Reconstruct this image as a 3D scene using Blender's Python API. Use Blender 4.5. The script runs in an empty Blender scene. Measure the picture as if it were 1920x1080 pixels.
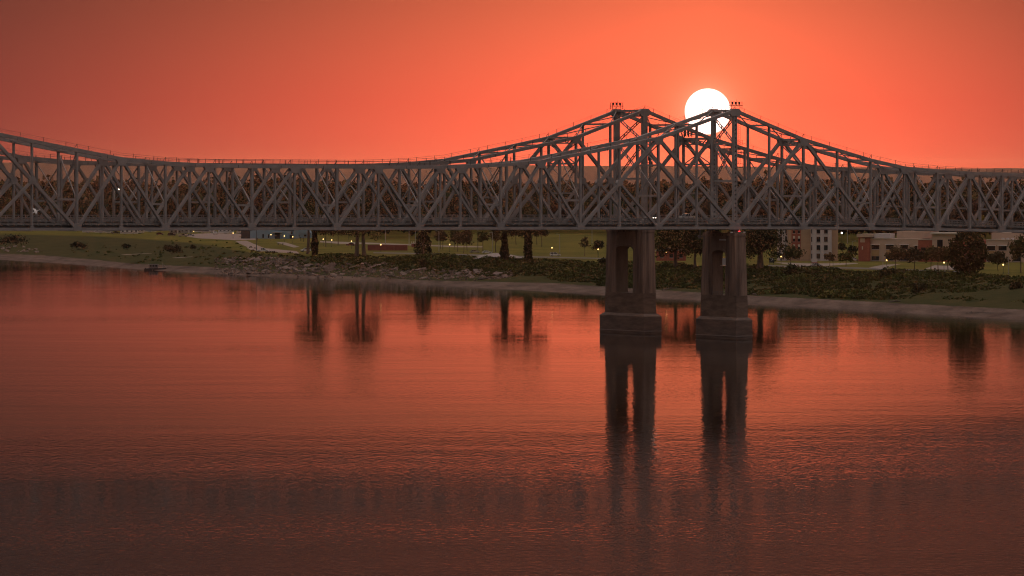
import bpy, math, random
import numpy as np
from mathutils import Vector, Matrix

R = math.radians
rnd = random.Random(7)
nr = np.random.default_rng(11)
SC = bpy.context.scene
COL = SC.collection

# ------------------------------------------------------------------ camera
F = 9250.0            # focal length in pixels of the 1920 px wide photograph
HORIZON = 322.0
CAMZ = 46.7           # the lens above the river, in metres
cam_d = bpy.data.cameras.new('camera'); cam = bpy.data.objects.new('camera', cam_d); COL.objects.link(cam)
cam.location = (0, 0, CAMZ); cam.rotation_euler = (R(90), 0, 0)
cam_d.sensor_width = 36.0; cam_d.lens = 36.0*F/1920.0
cam_d.shift_y = (HORIZON-540.0)/1920.0
cam_d.clip_start = 1.0; cam_d.clip_end = 60000.0
SC.camera = cam

# ------------------------------------------------------------------ sky, sun, exposure
SUN_AZ = math.atan2((1327-960)/F, 1.0)
SUN_EL = math.atan2((322-209)/F, 1.0)
sun_dir = Vector((math.sin(SUN_AZ)*math.cos(SUN_EL), math.cos(SUN_AZ)*math.cos(SUN_EL), math.sin(SUN_EL)))
W = bpy.data.worlds.new('World'); SC.world = W; W.use_nodes = True
nt = W.node_tree; nt.nodes.clear()
def N(tree, typ, **kw):
    n = tree.nodes.new(typ)
    for k, v in kw.items(): setattr(n, k, v)
    return n
def math_n(tree, op, a, b=None, c=None):
    n = N(tree, 'ShaderNodeMath', operation=op)
    for i, v in enumerate((a, b, c)):
        if v is None: continue
        if isinstance(v, (int, float)): n.inputs[i].default_value = v
        else: tree.links.new(v, n.inputs[i])
    return n.outputs[0]
tc = N(nt, 'ShaderNodeTexCoord')
sky = N(nt, 'ShaderNodeTexSky', sky_type='NISHITA')
sky.sun_disc = False; sky.sun_elevation = max(SUN_EL, R(0.8)); sky.sun_rotation = SUN_AZ
sky.air_density = 1.0; sky.dust_density = 8.0; sky.ozone_density = 1.5
bg_sky = N(nt, 'ShaderNodeBackground'); bg_sky.inputs['Strength'].default_value = 0.014
tint = N(nt, 'ShaderNodeMix', data_type='RGBA', blend_type='MULTIPLY'); tint.inputs[0].default_value = 1.0
nt.links.new(sky.outputs[0], tint.inputs[6]); tint.inputs[7].default_value = (1.0, 0.50, 0.60, 1)   # smoke and dust in the dusk air
nt.links.new(tint.outputs[2], bg_sky.inputs['Color'])
sep = N(nt, 'ShaderNodeSeparateXYZ'); nt.links.new(tc.outputs['Generated'], sep.inputs[0])
az = math_n(nt, 'MULTIPLY', math_n(nt, 'ARCTAN2', sep.outputs[0], sep.outputs[1]), 180/math.pi)
el = math_n(nt, 'MULTIPLY', math_n(nt, 'ARCSINE', sep.outputs[2]), 180/math.pi)
d_az = math_n(nt, 'SUBTRACT', az, math.degrees(SUN_AZ))
daz = math_n(nt, 'MAXIMUM', math_n(nt, 'DIVIDE', d_az, 4.2), math_n(nt, 'DIVIDE', d_az, -5.5))   # the glow falls off faster right of the sun than left
delv = math_n(nt, 'DIVIDE', math_n(nt, 'MAXIMUM', el, 0.0), 2.7)
q = math_n(nt, 'ADD', math_n(nt, 'POWER', math_n(nt, 'ABSOLUTE', daz), 1.4), math_n(nt, 'POWER', delv, 2.1))
glow = math_n(nt, 'EXPONENT', math_n(nt, 'MULTIPLY', q, -1.0))
bg_glow = N(nt, 'ShaderNodeBackground'); bg_glow.inputs['Color'].default_value = (1.0, 0.110, 0.040, 1)
nt.links.new(math_n(nt, 'MULTIPLY', glow, 1.48), bg_glow.inputs['Strength'])
# higher up the light is less reddened: the glow turns from red to orange
bg_gold = N(nt, 'ShaderNodeBackground'); bg_gold.inputs['Color'].default_value = (0.025, 0.062, 0.018, 1)
gold = math_n(nt, 'MULTIPLY', glow, math_n(nt, 'MINIMUM', math_n(nt, 'DIVIDE', math_n(nt, 'MAXIMUM', math_n(nt, 'SUBTRACT', el, 0.8), 0.0), 1.5), 1.3))
nt.links.new(math_n(nt, 'MULTIPLY', gold, 1.5), bg_gold.inputs['Strength'])
# pale reddish dust veil that lies over the whole western horizon
veil = math_n(nt, 'EXPONENT', math_n(nt, 'MULTIPLY', math_n(nt, 'ABSOLUTE', el), -0.22))
veil_w = math_n(nt, 'MULTIPLY', veil, math_n(nt, 'EXPONENT', math_n(nt, 'MULTIPLY', math_n(nt, 'ABSOLUTE', daz), -0.10)))
bg_veil = N(nt, 'ShaderNodeBackground'); bg_veil.inputs['Color'].default_value = (1.0, 0.72, 0.78, 1)
nt.links.new(math_n(nt, 'MULTIPLY', veil_w, 0.045), bg_veil.inputs['Strength'])
# the dim greyish dome of the dusk sky, brightest overhead
up = math_n(nt, 'POWER', math_n(nt, 'MAXIMUM', sep.outputs[2], 0.0), 1.8)
bg_dome = N(nt, 'ShaderNodeBackground'); bg_dome.inputs['Color'].default_value = (1.0, 0.83, 0.78, 1)
nt.links.new(math_n(nt, 'MULTIPLY', up, 0.90), bg_dome.inputs['Strength'])
# the disc of the sun
dotn = N(nt, 'ShaderNodeVectorMath', operation='DOT_PRODUCT'); nt.links.new(tc.outputs['Generated'], dotn.inputs[0]); dotn.inputs[1].default_value = sun_dir
ang = math_n(nt, 'MULTIPLY', math_n(nt, 'ARCCOSINE', dotn.outputs['Value']), 180/math.pi)
disc = N(nt, 'ShaderNodeMapRange'); nt.links.new(ang, disc.inputs[0])
disc.inputs[1].default_value = 0.270; disc.inputs[2].default_value = 0.256; disc.inputs[3].default_value = 0.0; disc.inputs[4].default_value = 2.2
corona = math_n(nt, 'MULTIPLY', math_n(nt, 'EXPONENT', math_n(nt, 'MULTIPLY', ang, -3.0)), 0.9)
halo = math_n(nt, 'MULTIPLY', math_n(nt, 'EXPONENT', math_n(nt, 'MULTIPLY', ang, -8.0)), 2.2)
bg_disc = N(nt, 'ShaderNodeBackground'); bg_disc.inputs['Color'].default_value = (1.0, 0.92, 0.80, 1); nt.links.new(math_n(nt, 'ADD', disc.outputs[0], math_n(nt, 'MULTIPLY', halo, 0.35)), bg_disc.inputs['Strength'])
bg_cor = N(nt, 'ShaderNodeBackground'); bg_cor.inputs['Color'].default_value = (1.0, 0.14, 0.02, 1); nt.links.new(corona, bg_cor.inputs['Strength'])
def add_sh(a, b):
    s = N(nt, 'ShaderNodeAddShader'); nt.links.new(a, s.inputs[0]); nt.links.new(b, s.inputs[1]); return s.outputs[0]
out = N(nt, 'ShaderNodeOutputWorld')
nt.links.new(add_sh(add_sh(add_sh(add_sh(bg_sky.outputs[0], bg_dome.outputs[0]), add_sh(bg_glow.outputs[0], bg_gold.outputs[0])), add_sh(bg_veil.outputs[0], bg_disc.outputs[0])), bg_cor.outputs[0]), out.inputs['Surface'])

sl = bpy.data.lights.new('sun', 'SUN'); so = bpy.data.objects.new('sun', sl); COL.objects.link(so)
sl.energy = 0.4; sl.angle = R(0.53); sl.color = (1.0, 0.36, 0.14)
so.rotation_euler = (-sun_dir).to_track_quat('-Z', 'Y').to_euler()

SC.view_settings.view_transform = 'Standard'; SC.view_settings.look = 'None'
SC.view_settings.exposure = 0.0; SC.view_settings.gamma = 1.0; SC.view_settings.use_curve_mapping = False
SC.render.engine = 'CYCLES'
SC.cycles.use_denoising = True; SC.cycles.filter_width = 1.1
SC.cycles.max_bounces = 6; SC.cycles.diffuse_bounces = 2; SC.cycles.glossy_bounces = 3; SC.cycles.transmission_bounces = 3
SC.cycles.transparent_max_bounces = 6; SC.cycles.volume_bounces = 0
SC.cycles.sample_clamp_indirect = 4.0

# ------------------------------------------------------------------ helpers
def px(x, y, z):
    """world point at elevation z seen at pixel (x, y) of the 1920x1080 photograph"""
    Y = F*(CAMZ-z)/(y-HORIZON)
    return Vector(((x-960)*Y/F, Y, z))
def tag(o, label=None, cat=None, group=None, kind=None):
    if label: o['label'] = label
    if cat: o['category'] = cat
    if group: o['group'] = group
    if kind: o['kind'] = kind
    return o
def empty(name, loc=(0, 0, 0), rz=0.0):
    o = bpy.data.objects.new(name, None); COL.objects.link(o)
    o.location = loc; o.rotation_euler = (0, 0, rz); o.empty_display_size = 0.5
    return o
class MB:
    def __init__(s): s.v = []; s.f = []
    def quad_box(s, c8):
        b = len(s.v); s.v += [tuple(p) for p in c8]
        for f in ((0,3,2,1),(4,5,6,7),(0,1,5,4),(1,2,6,5),(2,3,7,6),(3,0,4,7)): s.f.append(tuple(b+i for i in f))
        return s
    def box(s, x0, x1, y0, y1, z0, z1):
        return s.quad_box([(x0,y0,z0),(x1,y0,z0),(x1,y1,z0),(x0,y1,z0),(x0,y0,z1),(x1,y0,z1),(x1,y1,z1),(x0,y1,z1)])
    def cbox(s, cx, cy, cz, lx, ly, lz): return s.box(cx-lx/2, cx+lx/2, cy-ly/2, cy+ly/2, cz-lz/2, cz+lz/2)
    def taper(s, cx, cy, z0, z1, lx0, ly0, lx1, ly1):
        a = [(cx+sx*lx0/2, cy+sy*ly0/2, z0) for sx, sy in ((-1,-1),(1,-1),(1,1),(-1,1))]
        b = [(cx+sx*lx1/2, cy+sy*ly1/2, z1) for sx, sy in ((-1,-1),(1,-1),(1,1),(-1,1))]
        return s.quad_box(a+b)
    def beam(s, p, q, w, d, side=(0, 1, 0)):
        """bar from p to q: w along 'side', d across"""
        p = Vector(p); q = Vector(q); a = (q-p)
        if a.length < 1e-6: return s
        a.normalize(); sd = Vector(side); sd = (sd-a*sd.dot(a))
        if sd.length < 1e-4: sd = Vector((1, 0, 0))-a*a.x
        sd.normalize(); u = a.cross(sd).normalized()
        c = []
        for b in (p, q):
            c += [b-sd*w/2-u*d/2, b+sd*w/2-u*d/2, b+sd*w/2+u*d/2, b-sd*w/2+u*d/2]
        return s.quad_box(c)
    def tube(s, p, q, r0, r1=None, n=8):
        r1 = r0 if r1 is None else r1
        p = Vector(p); q = Vector(q); a = (q-p).normalized()
        t = Vector((1, 0, 0)) if abs(a.x) < 0.8 else Vector((0, 1, 0))
        u = a.cross(t).normalized(); w = a.cross(u)
        b = len(s.v)
        for c, r in ((p, r0), (q, r1)):
            for i in range(n):
                g = 2*math.pi*i/n; s.v.append(tuple(c+u*r*math.cos(g)+w*r*math.sin(g)))
        for i in range(n): s.f.append((b+i, b+(i+1) % n, b+n+(i+1) % n, b+n+i))
        s.f.append(tuple(b+i for i in range(n))[::-1]); s.f.append(tuple(b+n+i for i in range(n)))
        return s
    def prism(s, poly, axis, a0, a1):
        """closed polygon (2D points) extruded along axis 'x','y' or 'z' from a0 to a1"""
        n = len(poly); b = len(s.v)
        def P(u, v, a): return {'x': (a, u, v), 'y': (u, a, v), 'z': (u, v, a)}[axis]
        for a in (a0, a1):
            for u, v in poly: s.v.append(P(u, v, a))
        s.f.append(tuple(range(b, b+n))); s.f.append(tuple(range(b+n, b+2*n))[::-1])
        for i in range(n): s.f.append((b+i, b+n+i, b+n+(i+1) % n, b+(i+1) % n))
        return s
    def ball(s, c, r, n=8, m=6, sz=1.0):
        b = len(s.v); c = Vector(c)
        for j in range(m+1):
            t = math.pi*j/m
            for i in range(n):
                g = 2*math.pi*i/n
                s.v.append((c.x+r*math.sin(t)*math.cos(g), c.y+r*math.sin(t)*math.sin(g), c.z+r*sz*math.cos(t)))
        for j in range(m):
            for i in range(n):
                s.f.append((b+j*n+i, b+(j+1)*n+i, b+(j+1)*n+(i+1) % n, b+j*n+(i+1) % n))
        return s
    def mesh(s, name, mat):
        me = bpy.data.meshes.new(name); me.from_pydata(s.v, [], s.f); me.update()
        if mat is not None: me.materials.append(mat)
        return me
    def build(s, name, mat, parent=None, smooth=False):
        me = s.mesh(name, mat)
        o = bpy.data.objects.new(name, me); COL.objects.link(o)
        if parent is not None: o.parent = parent
        if smooth: me.shade_smooth()
        return o
def np_mesh(name, verts, faces_n, loops, mat, cols=None):
    """fast mesh: verts (n,3), loops flat index array, every face with faces_n corners"""
    me = bpy.data.meshes.new(name)
    nv = len(verts); nf = len(loops)//faces_n
    me.vertices.add(nv); me.vertices.foreach_set('co', np.asarray(verts, np.float32).ravel())
    me.loops.add(len(loops)); me.loops.foreach_set('vertex_index', np.asarray(loops, np.int32))
    me.polygons.add(nf); me.polygons.foreach_set('loop_start', np.arange(nf, dtype=np.int32)*faces_n)
    me.polygons.foreach_set('loop_total', np.full(nf, faces_n, np.int32))
    me.update(calc_edges=True); me.validate()
    if cols is not None:
        at = me.color_attributes.new('Col', 'FLOAT_COLOR', 'POINT')
        at.data.foreach_set('color', np.asarray(cols, np.float32).ravel())
    me.materials.append(mat)
    return me
def obj(name, me, parent=None, loc=None, rz=None):
    o = bpy.data.objects.new(name, me); COL.objects.link(o)
    if parent is not None: o.parent = parent
    if loc is not None: o.location = loc
    if rz is not None: o.rotation_euler = (0, 0, rz)
    return o
def copy_tree(o, parent=None):
    c = o.copy(); COL.objects.link(c); c.parent = parent
    for ch in list(o.children): copy_tree(ch, c)
    return c

# ------------------------------------------------------------------ materials
def mat(name, col, rough=0.6, metal=0.0, var=0.0, scale=1.0, col2=None, stretch=None, bump=0.0, spec=0.5, emis=None, estr=0.0, detail=4.0):
    m = bpy.data.materials.new(name); m.use_nodes = True; t = m.node_tree
    b = t.nodes['Principled BSDF']; b.inputs['Roughness'].default_value = rough; b.inputs['Metallic'].default_value = metal
    b.inputs['Specular IOR Level'].default_value = spec
    b.inputs['Base Color'].default_value = (*col, 1)
    if emis:
        b.inputs['Emission Color'].default_value = (*emis, 1); b.inputs['Emission Strength'].default_value = estr
    if col2 is not None or bump:
        co = N(t, 'ShaderNodeTexCoord'); mp = N(t, 'ShaderNodeMapping'); t.links.new(co.outputs['Object'], mp.inputs[0])
        if stretch: mp.inputs['Scale'].default_value = stretch
        no = N(t, 'ShaderNodeTexNoise'); no.inputs['Scale'].default_value = scale; no.inputs['Detail'].default_value = detail; no.inputs['Roughness'].default_value = 0.65
        t.links.new(mp.outputs[0], no.inputs['Vector'])
        if col2 is not None:
            r = N(t, 'ShaderNodeValToRGB'); r.color_ramp.elements[0].position = 0.36; r.color_ramp.elements[1].position = 0.64
            r.color_ramp.elements[0].color = (*col, 1); r.color_ramp.elements[1].color = (*col2, 1)
            t.links.new(no.outputs[0], r.inputs[0]); t.links.new(r.outputs[0], b.inputs['Base Color'])
        if bump:
            bn = N(t, 'ShaderNodeBump'); bn.inputs['Distance'].default_value = bump; t.links.new(no.outputs[0], bn.inputs['Height']); t.links.new(bn.outputs[0], b.inputs['Normal'])
    return m
def foliage_mat(name):
    m = bpy.data.materials.new(name); m.use_nodes = True; t = m.node_tree
    b = t.nodes['Principled BSDF']; b.inputs['Roughness'].default_value = 0.8; b.inputs['Specular IOR Level'].default_value = 0.15
    a = N(t, 'ShaderNodeAttribute', attribute_name='Col'); t.links.new(a.outputs['Color'], b.inputs['Base Color'])
    return m
M = {}
M['steel'] = mat('painted_steel', (0.31, 0.288, 0.28), 0.55, 0.0, col2=(0.42, 0.39, 0.378), scale=0.35)
M['steel2'] = mat('painted_steel_wide_bridge', (0.235, 0.212, 0.20), 0.55, 0.0, col2=(0.32, 0.29, 0.275), scale=0.35)
M['rail'] = mat('rail_steel', (0.25, 0.24, 0.235), 0.6)
M['deck'] = mat('deck_concrete', (0.20, 0.19, 0.18), 0.85, col2=(0.29, 0.275, 0.26), scale=0.8)
M['dark'] = mat('dark_metal', (0.045, 0.045, 0.048), 0.5)
M['black'] = mat('black_rubber', (0.015, 0.015, 0.016), 0.8)
M['pier'] = mat('stained_pier_concrete', (0.095, 0.066, 0.054), 0.85, col2=(0.36, 0.25, 0.195), scale=0.55, stretch=(1, 1, 0.07), bump=0.05)
M['plinth'] = mat('wet_pier_plinth', (0.12, 0.085, 0.07), 0.75, col2=(0.22, 0.155, 0.125), scale=0.5, stretch=(0.4, 0.4, 2.0), bump=0.05)
M['pierwall'] = mat('clean_pier_concrete', (0.20, 0.142, 0.112), 0.85, col2=(0.33, 0.24, 0.185), scale=0.35, stretch=(1, 1, 0.3), bump=0.04)
M['flood'] = mat('flood_washed_concrete', (0.125, 0.085, 0.066), 0.85, col2=(0.235, 0.165, 0.125), scale=0.45, stretch=(0.5, 0.5, 1.6), bump=0.04)
M['ledge'] = mat('pale_ledge', (0.30, 0.25, 0.23), 0.7)
M['white'] = mat('white_paint', (0.78, 0.77, 0.76), 0.4, col2=(0.68, 0.67, 0.65), scale=0.6)
M['cream'] = mat('cream_paint', (0.62, 0.57, 0.48), 0.5)
M['glass'] = mat('dark_glass', (0.02, 0.022, 0.026), 0.08, spec=0.6)
M['lit'] = mat('lamp_globe', (0.9, 0.8, 0.5), 0.4, emis=(1.0, 0.62, 0.20), estr=4.5)
M['litw'] = mat('flood_lamp', (0.9, 0.9, 0.9), 0.4, emis=(1.0, 0.86, 0.72), estr=6.0)
M['litr'] = mat('red_lamp', (0.8, 0.02, 0.03), 0.4, emis=(1.0, 0.03, 0.05), estr=4.0)
M['litg'] = mat('green_lamp', (0.1, 0.8, 0.5), 0.4, emis=(0.25, 1.0, 0.75), estr=3.0)
M['pole'] = mat('galvanised_pole', (0.42, 0.41, 0.40), 0.45, 0.3)
M['bark'] = mat('bark', (0.10, 0.07, 0.052), 0.9, col2=(0.19, 0.135, 0.10), scale=2.0, stretch=(1, 1, 0.2), bump=0.05)
M['leaf'] = foliage_mat('leaves')
M['asphalt'] = mat('asphalt', (0.11, 0.10, 0.095), 0.9, col2=(0.16, 0.145, 0.135), scale=0.2)
M['drive'] = mat('gravel_drive', (0.25, 0.185, 0.155), 0.9, col2=(0.34, 0.26, 0.22), scale=0.25)
M['path'] = mat('concrete_path', (0.25, 0.20, 0.17), 0.9, col2=(0.33, 0.27, 0.225), scale=0.4)
M['gravel'] = mat('grey_gravel', (0.26, 0.22, 0.205), 0.95, col2=(0.38, 0.33, 0.30), scale=1.2, bump=0.1)
M['rock'] = mat('broken_slab', (0.13, 0.095, 0.08), 0.9, col2=(0.27, 0.20, 0.165), scale=0.7, bump=0.12)
M['driftwood'] = mat('driftwood', (0.08, 0.06, 0.05), 0.9, col2=(0.15, 0.115, 0.095), scale=1.0)
M['blue'] = mat('blue_sheet_metal', (0.23, 0.34, 0.42), 0.5, col2=(0.28, 0.40, 0.48), scale=0.15)
M['redwall'] = mat('red_steel_panel', (0.19, 0.05, 0.042), 0.6, col2=(0.25, 0.068, 0.055), scale=0.4)
M['brick'] = mat('red_brick', (0.30, 0.085, 0.055), 0.85, col2=(0.38, 0.115, 0.075), scale=1.2)
M['tan'] = mat('tan_stucco', (0.44, 0.30, 0.20), 0.9, col2=(0.49, 0.34, 0.23), scale=0.4)
M['beige'] = mat('beige_stucco', (0.50, 0.38, 0.29), 0.9, col2=(0.55, 0.42, 0.33), scale=0.4)
M['pale'] = mat('pale_stucco', (0.56, 0.52, 0.52), 0.9, col2=(0.62, 0.575, 0.57), scale=0.4)
M['panel'] = mat('ochre_panel', (0.45, 0.31, 0.16), 0.8)
M['roofgrey'] = mat('flat_roof', (0.20, 0.18, 0.17), 0.9)

# ------------------------------------------------------------------ river
def water_mat():
    m = bpy.data.materials.new('river_water'); m.use_nodes = True; t = m.node_tree
    b = t.nodes['Principled BSDF']; b.inputs['Base Color'].default_value = (0.014, 0.008, 0.005, 1)
    b.inputs['Roughness'].default_value = 0.025; b.inputs['IOR'].default_value = 1.333
    co = N(t, 'ShaderNodeTexCoord')
    def noise(scale, detail, st, rough=0.6):
        mp = N(t, 'ShaderNodeMapping'); t.links.new(co.outputs['Object'], mp.inputs[0]); mp.inputs['Scale'].default_value = st
        n = N(t, 'ShaderNodeTexNoise'); n.inputs['Scale'].default_value = scale; n.inputs['Detail'].default_value = detail; n.inputs['Roughness'].default_value = rough
        t.links.new(mp.outputs[0], n.inputs['Vector']); return n.outputs[0]
    ripple = noise(0.9, 2.0, (0.85, 0.42, 1.0), 0.55); swell = noise(0.03, 2.0, (0.5, 1.0, 1.0))
    calm = noise(0.006, 2.0, (0.35, 1.0, 1.0))
    amt = N(t, 'ShaderNodeMapRange'); t.links.new(calm, amt.inputs[0])
    amt.inputs[1].default_value = 0.35; amt.inputs[2].default_value = 0.65; amt.inputs[3].default_value = 0.45; amt.inputs[4].default_value = 1.15
    # the breeze freshens towards the near bank: ripples grow there, the middle of the river lies calmer
    sp = N(t, 'ShaderNodeSeparateXYZ'); t.links.new(co.outputs['Object'], sp.inputs[0])
    wind = N(t, 'ShaderNodeMapRange', interpolation_type='SMOOTHSTEP'); t.links.new(sp.outputs[1], wind.inputs[0])
    wind.inputs[1].default_value = 620.0; wind.inputs[2].default_value = 1150.0; wind.inputs[3].default_value = 0.064; wind.inputs[4].default_value = 0.034
    h = math_n(t, 'ADD', math_n(t, 'MULTIPLY', math_n(t, 'MULTIPLY', ripple, amt.outputs[0]), wind.outputs[0]), math_n(t, 'MULTIPLY', swell, 0.07))
    bn = N(t, 'ShaderNodeBump'); bn.inputs['Strength'].default_value = 1.0; bn.inputs['Distance'].default_value = 1.0
    t.links.new(h, bn.inputs['Height']); t.links.new(bn.outputs[0], b.inputs['Normal'])
    return m
wm = MB(); wm.v = [(-5200, -150, 0), (900, -150, 0), (900, 3000, 0), (-5200, 13500, 0)]; wm.f = [(0, 1, 2, 3)]
tag(wm.build('river', water_mat()), kind='structure')

# ------------------------------------------------------------------ far bank: terrain
shore_px = [(-260, 473), (-120, 480), (0, 487), (100, 493), (200, 500), (290, 507), (420, 514), (560, 520), (700, 526), (800, 533), (900, 540), (1000, 545), (1130, 551),
            (1250, 559), (1400, 567), (1500, 575), (1620, 581), (1720, 586), (1820, 592), (1920, 598), (2100, 610), (2350, 626), (2700, 650)]
SH = [px(x, y, 0.0).to_2d() for x, y in shore_px]
d0 = (SH[0]-SH[2]).normalized()
SH = [SH[0]+d0*11500, SH[0]+d0*5000, SH[0]+d0*1500] + SH
INL = Vector((0.92, 0.392)).normalized()
seg_len = [0.0]
for i in range(1, len(SH)): seg_len.append(seg_len[-1]+(SH[i]-SH[i-1]).length)
def shore_at(t):
    for i in range(1, len(SH)):
        if t <= seg_len[i] or i == len(SH)-1:
            f = (t-seg_len[i-1])/(seg_len[i]-seg_len[i-1]); return SH[i-1].lerp(SH[i], f)
def shore_td(X, Y):
    """shore parameter t and inland distance d of a plan point"""
    best = None
    for i in range(1, len(SH)):
        a, b = SH[i-1], SH[i]; e = b-a
        det = e.x*(-INL.y)+e.y*INL.x    # solve a + f e + d INL = P
        det = e.x*INL.y-e.y*INL.x
        rx, ry = X-a.x, Y-a.y
        f = (rx*INL.y-ry*INL.x)/det
        if -1e-6 <= f <= 1+1e-6 or (i == 1 and f < 0) or (i == len(SH)-1 and f > 1):
            d = (rx-f*e.x)*INL.x+(ry-f*e.y)*INL.y
            if best is None or abs(d) < abs(best[1]): best = (seg_len[i-1]+f*(seg_len[i]-seg_len[i-1]), d)
    return best if best else (0, -100)
# columns: photo x, y where the sand ends (z there), y of the bank top
G0 = 9.0
cols_px = [(-120, 470, 1.3, 437), (100, 479, 1.5, 437), (250, 494, 1.6, 440), (400, 500, 1.8, 452), (520, 513, 1.2, 474), (640, 517, 1.2, 479), (760, 525, 1.3, 482), (880, 527, 1.6, 485),
           (1050, 530, 1.8, 489), (1180, 541, 1.8, 494), (1300, 546, 1.8, 499), (1450, 556, 2.0, 505), (1600, 562, 2.2, 510), (1750, 566, 2.4, 516), (1920, 574, 2.4, 523), (2200, 588, 2.4, 536)]
tab = []
for x, ys, zs, yt in cols_px:
    p = px(x, ys, zs); t, d = shore_td(p.x, p.y); p2 = px(x, yt, G0); t2, d2 = shore_td(p2.x, p2.y)
    tab.append((t, max(d, 4.0), zs, t2, max(d2, d+10)))
tab_s = sorted((a[0], a[1], a[2]) for a in tab); tab_t = sorted((a[3], a[4]) for a in tab)
TS = np.array([a[0] for a in tab_s]); DS = np.array([a[1] for a in tab_s]); ZS = np.array([a[2] for a in tab_s])
TT = np.array([a[0] for a in tab_t]); DT = np.array([a[1] for a in tab_t])
def vnoise(x, y, s):
    x /= s; y /= s
    return (math.sin(x*1.7+1.3*math.sin(y*1.1+0.7))+math.sin(y*2.3+1.7*math.sin(x*0.9+2.1))+math.sin((x+y)*1.3+4.0))/3.0
def prof(t, d, X, Y):
    ds = float(np.interp(t, TS, DS)); zs = float(np.interp(t, TS, ZS)); dt = max(float(np.interp(t, TT, DT)), ds+8)
    if d <= 0: return 0.09*d-0.05
    if d < ds: return zs*(d/ds)**0.9+0.12*vnoise(X, Y, 6)*min(1, d/3)*min(1, (ds-d)/3+.3)
    if d < dt:
        f = (d-ds)/(dt-ds); f2 = f*f*(3-2*f)*0.55+f*0.45
        return zs+(G0-zs)*f2+0.45*vnoise(X, Y, 9)*math.sin(math.pi*f)
    return G0+0.12*vnoise(X, Y, 60)*min(1, (d-dt)/30)
def ground(X, Y):
    t, d = shore_td(X, Y); return prof(t, d, X, Y)
def gpx(x, y):
    """ground point seen at pixel: march the line of sight until it meets the bank"""
    k = (y-HORIZON)/F; Ya = (CAMZ-10.5)/k; Yb = CAMZ/k; st = 5.0; Y0 = Ya; hit = Yb
    while Y0 < Yb:
        Y1 = min(Y0+st, Yb)
        if ground((x-960)*Y1/F, Y1) >= CAMZ-k*Y1:
            lo, hi = Y0, Y1
            for _ in range(8):
                m_ = (lo+hi)/2
                if ground((x-960)*m_/F, m_) >= CAMZ-k*m_: hi = m_
                else: lo = m_
            hit = hi; break
        Y0 = Y1
    X = (x-960)*hit/F; return Vector((X, hit, ground(X, hit)))
ts = [0, 3000, 5500, 7200]+list(np.arange(8600, seg_len[-1]-700, 9.0))+[seg_len[-1]-500, seg_len[-1]]
ts = sorted(set(float(a) for a in ts if a <= seg_len[-1]))
ds_rel = [-60, -12, 0]+[None]*26+[60, 150, 300, 600, 1200, 2400, 4500, 7200]
verts = []; faces = []; nrow = 0
for t in ts:
    S = shore_at(t); ds = float(np.interp(t, TS, DS)); dt = max(float(np.interp(t, TT, DT)), ds+8)
    row = [-60, -12, -3, 0]+[ds*f for f in (0.12, 0.25, 0.4, 0.55, 0.7, 0.85, 1.0)]+[ds+(dt-ds)*f for f in np.linspace(0.06, 1.0, 16)]+[dt+a for a in (8, 20, 50, 120, 260, 600, 1300, 2600, 4600, 7000)]
    nrow = len(row)
    for d in row:
        X, Y = S.x+INL.x*d, S.y+INL.y*d
        verts.append((X, Y, prof(t, d, X, Y)))
for i in range(len(ts)-1):
    for j in range(nrow-1):
        a = i*nrow+j; faces.append((a, a+1, a+nrow+1, a+nrow))
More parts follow.
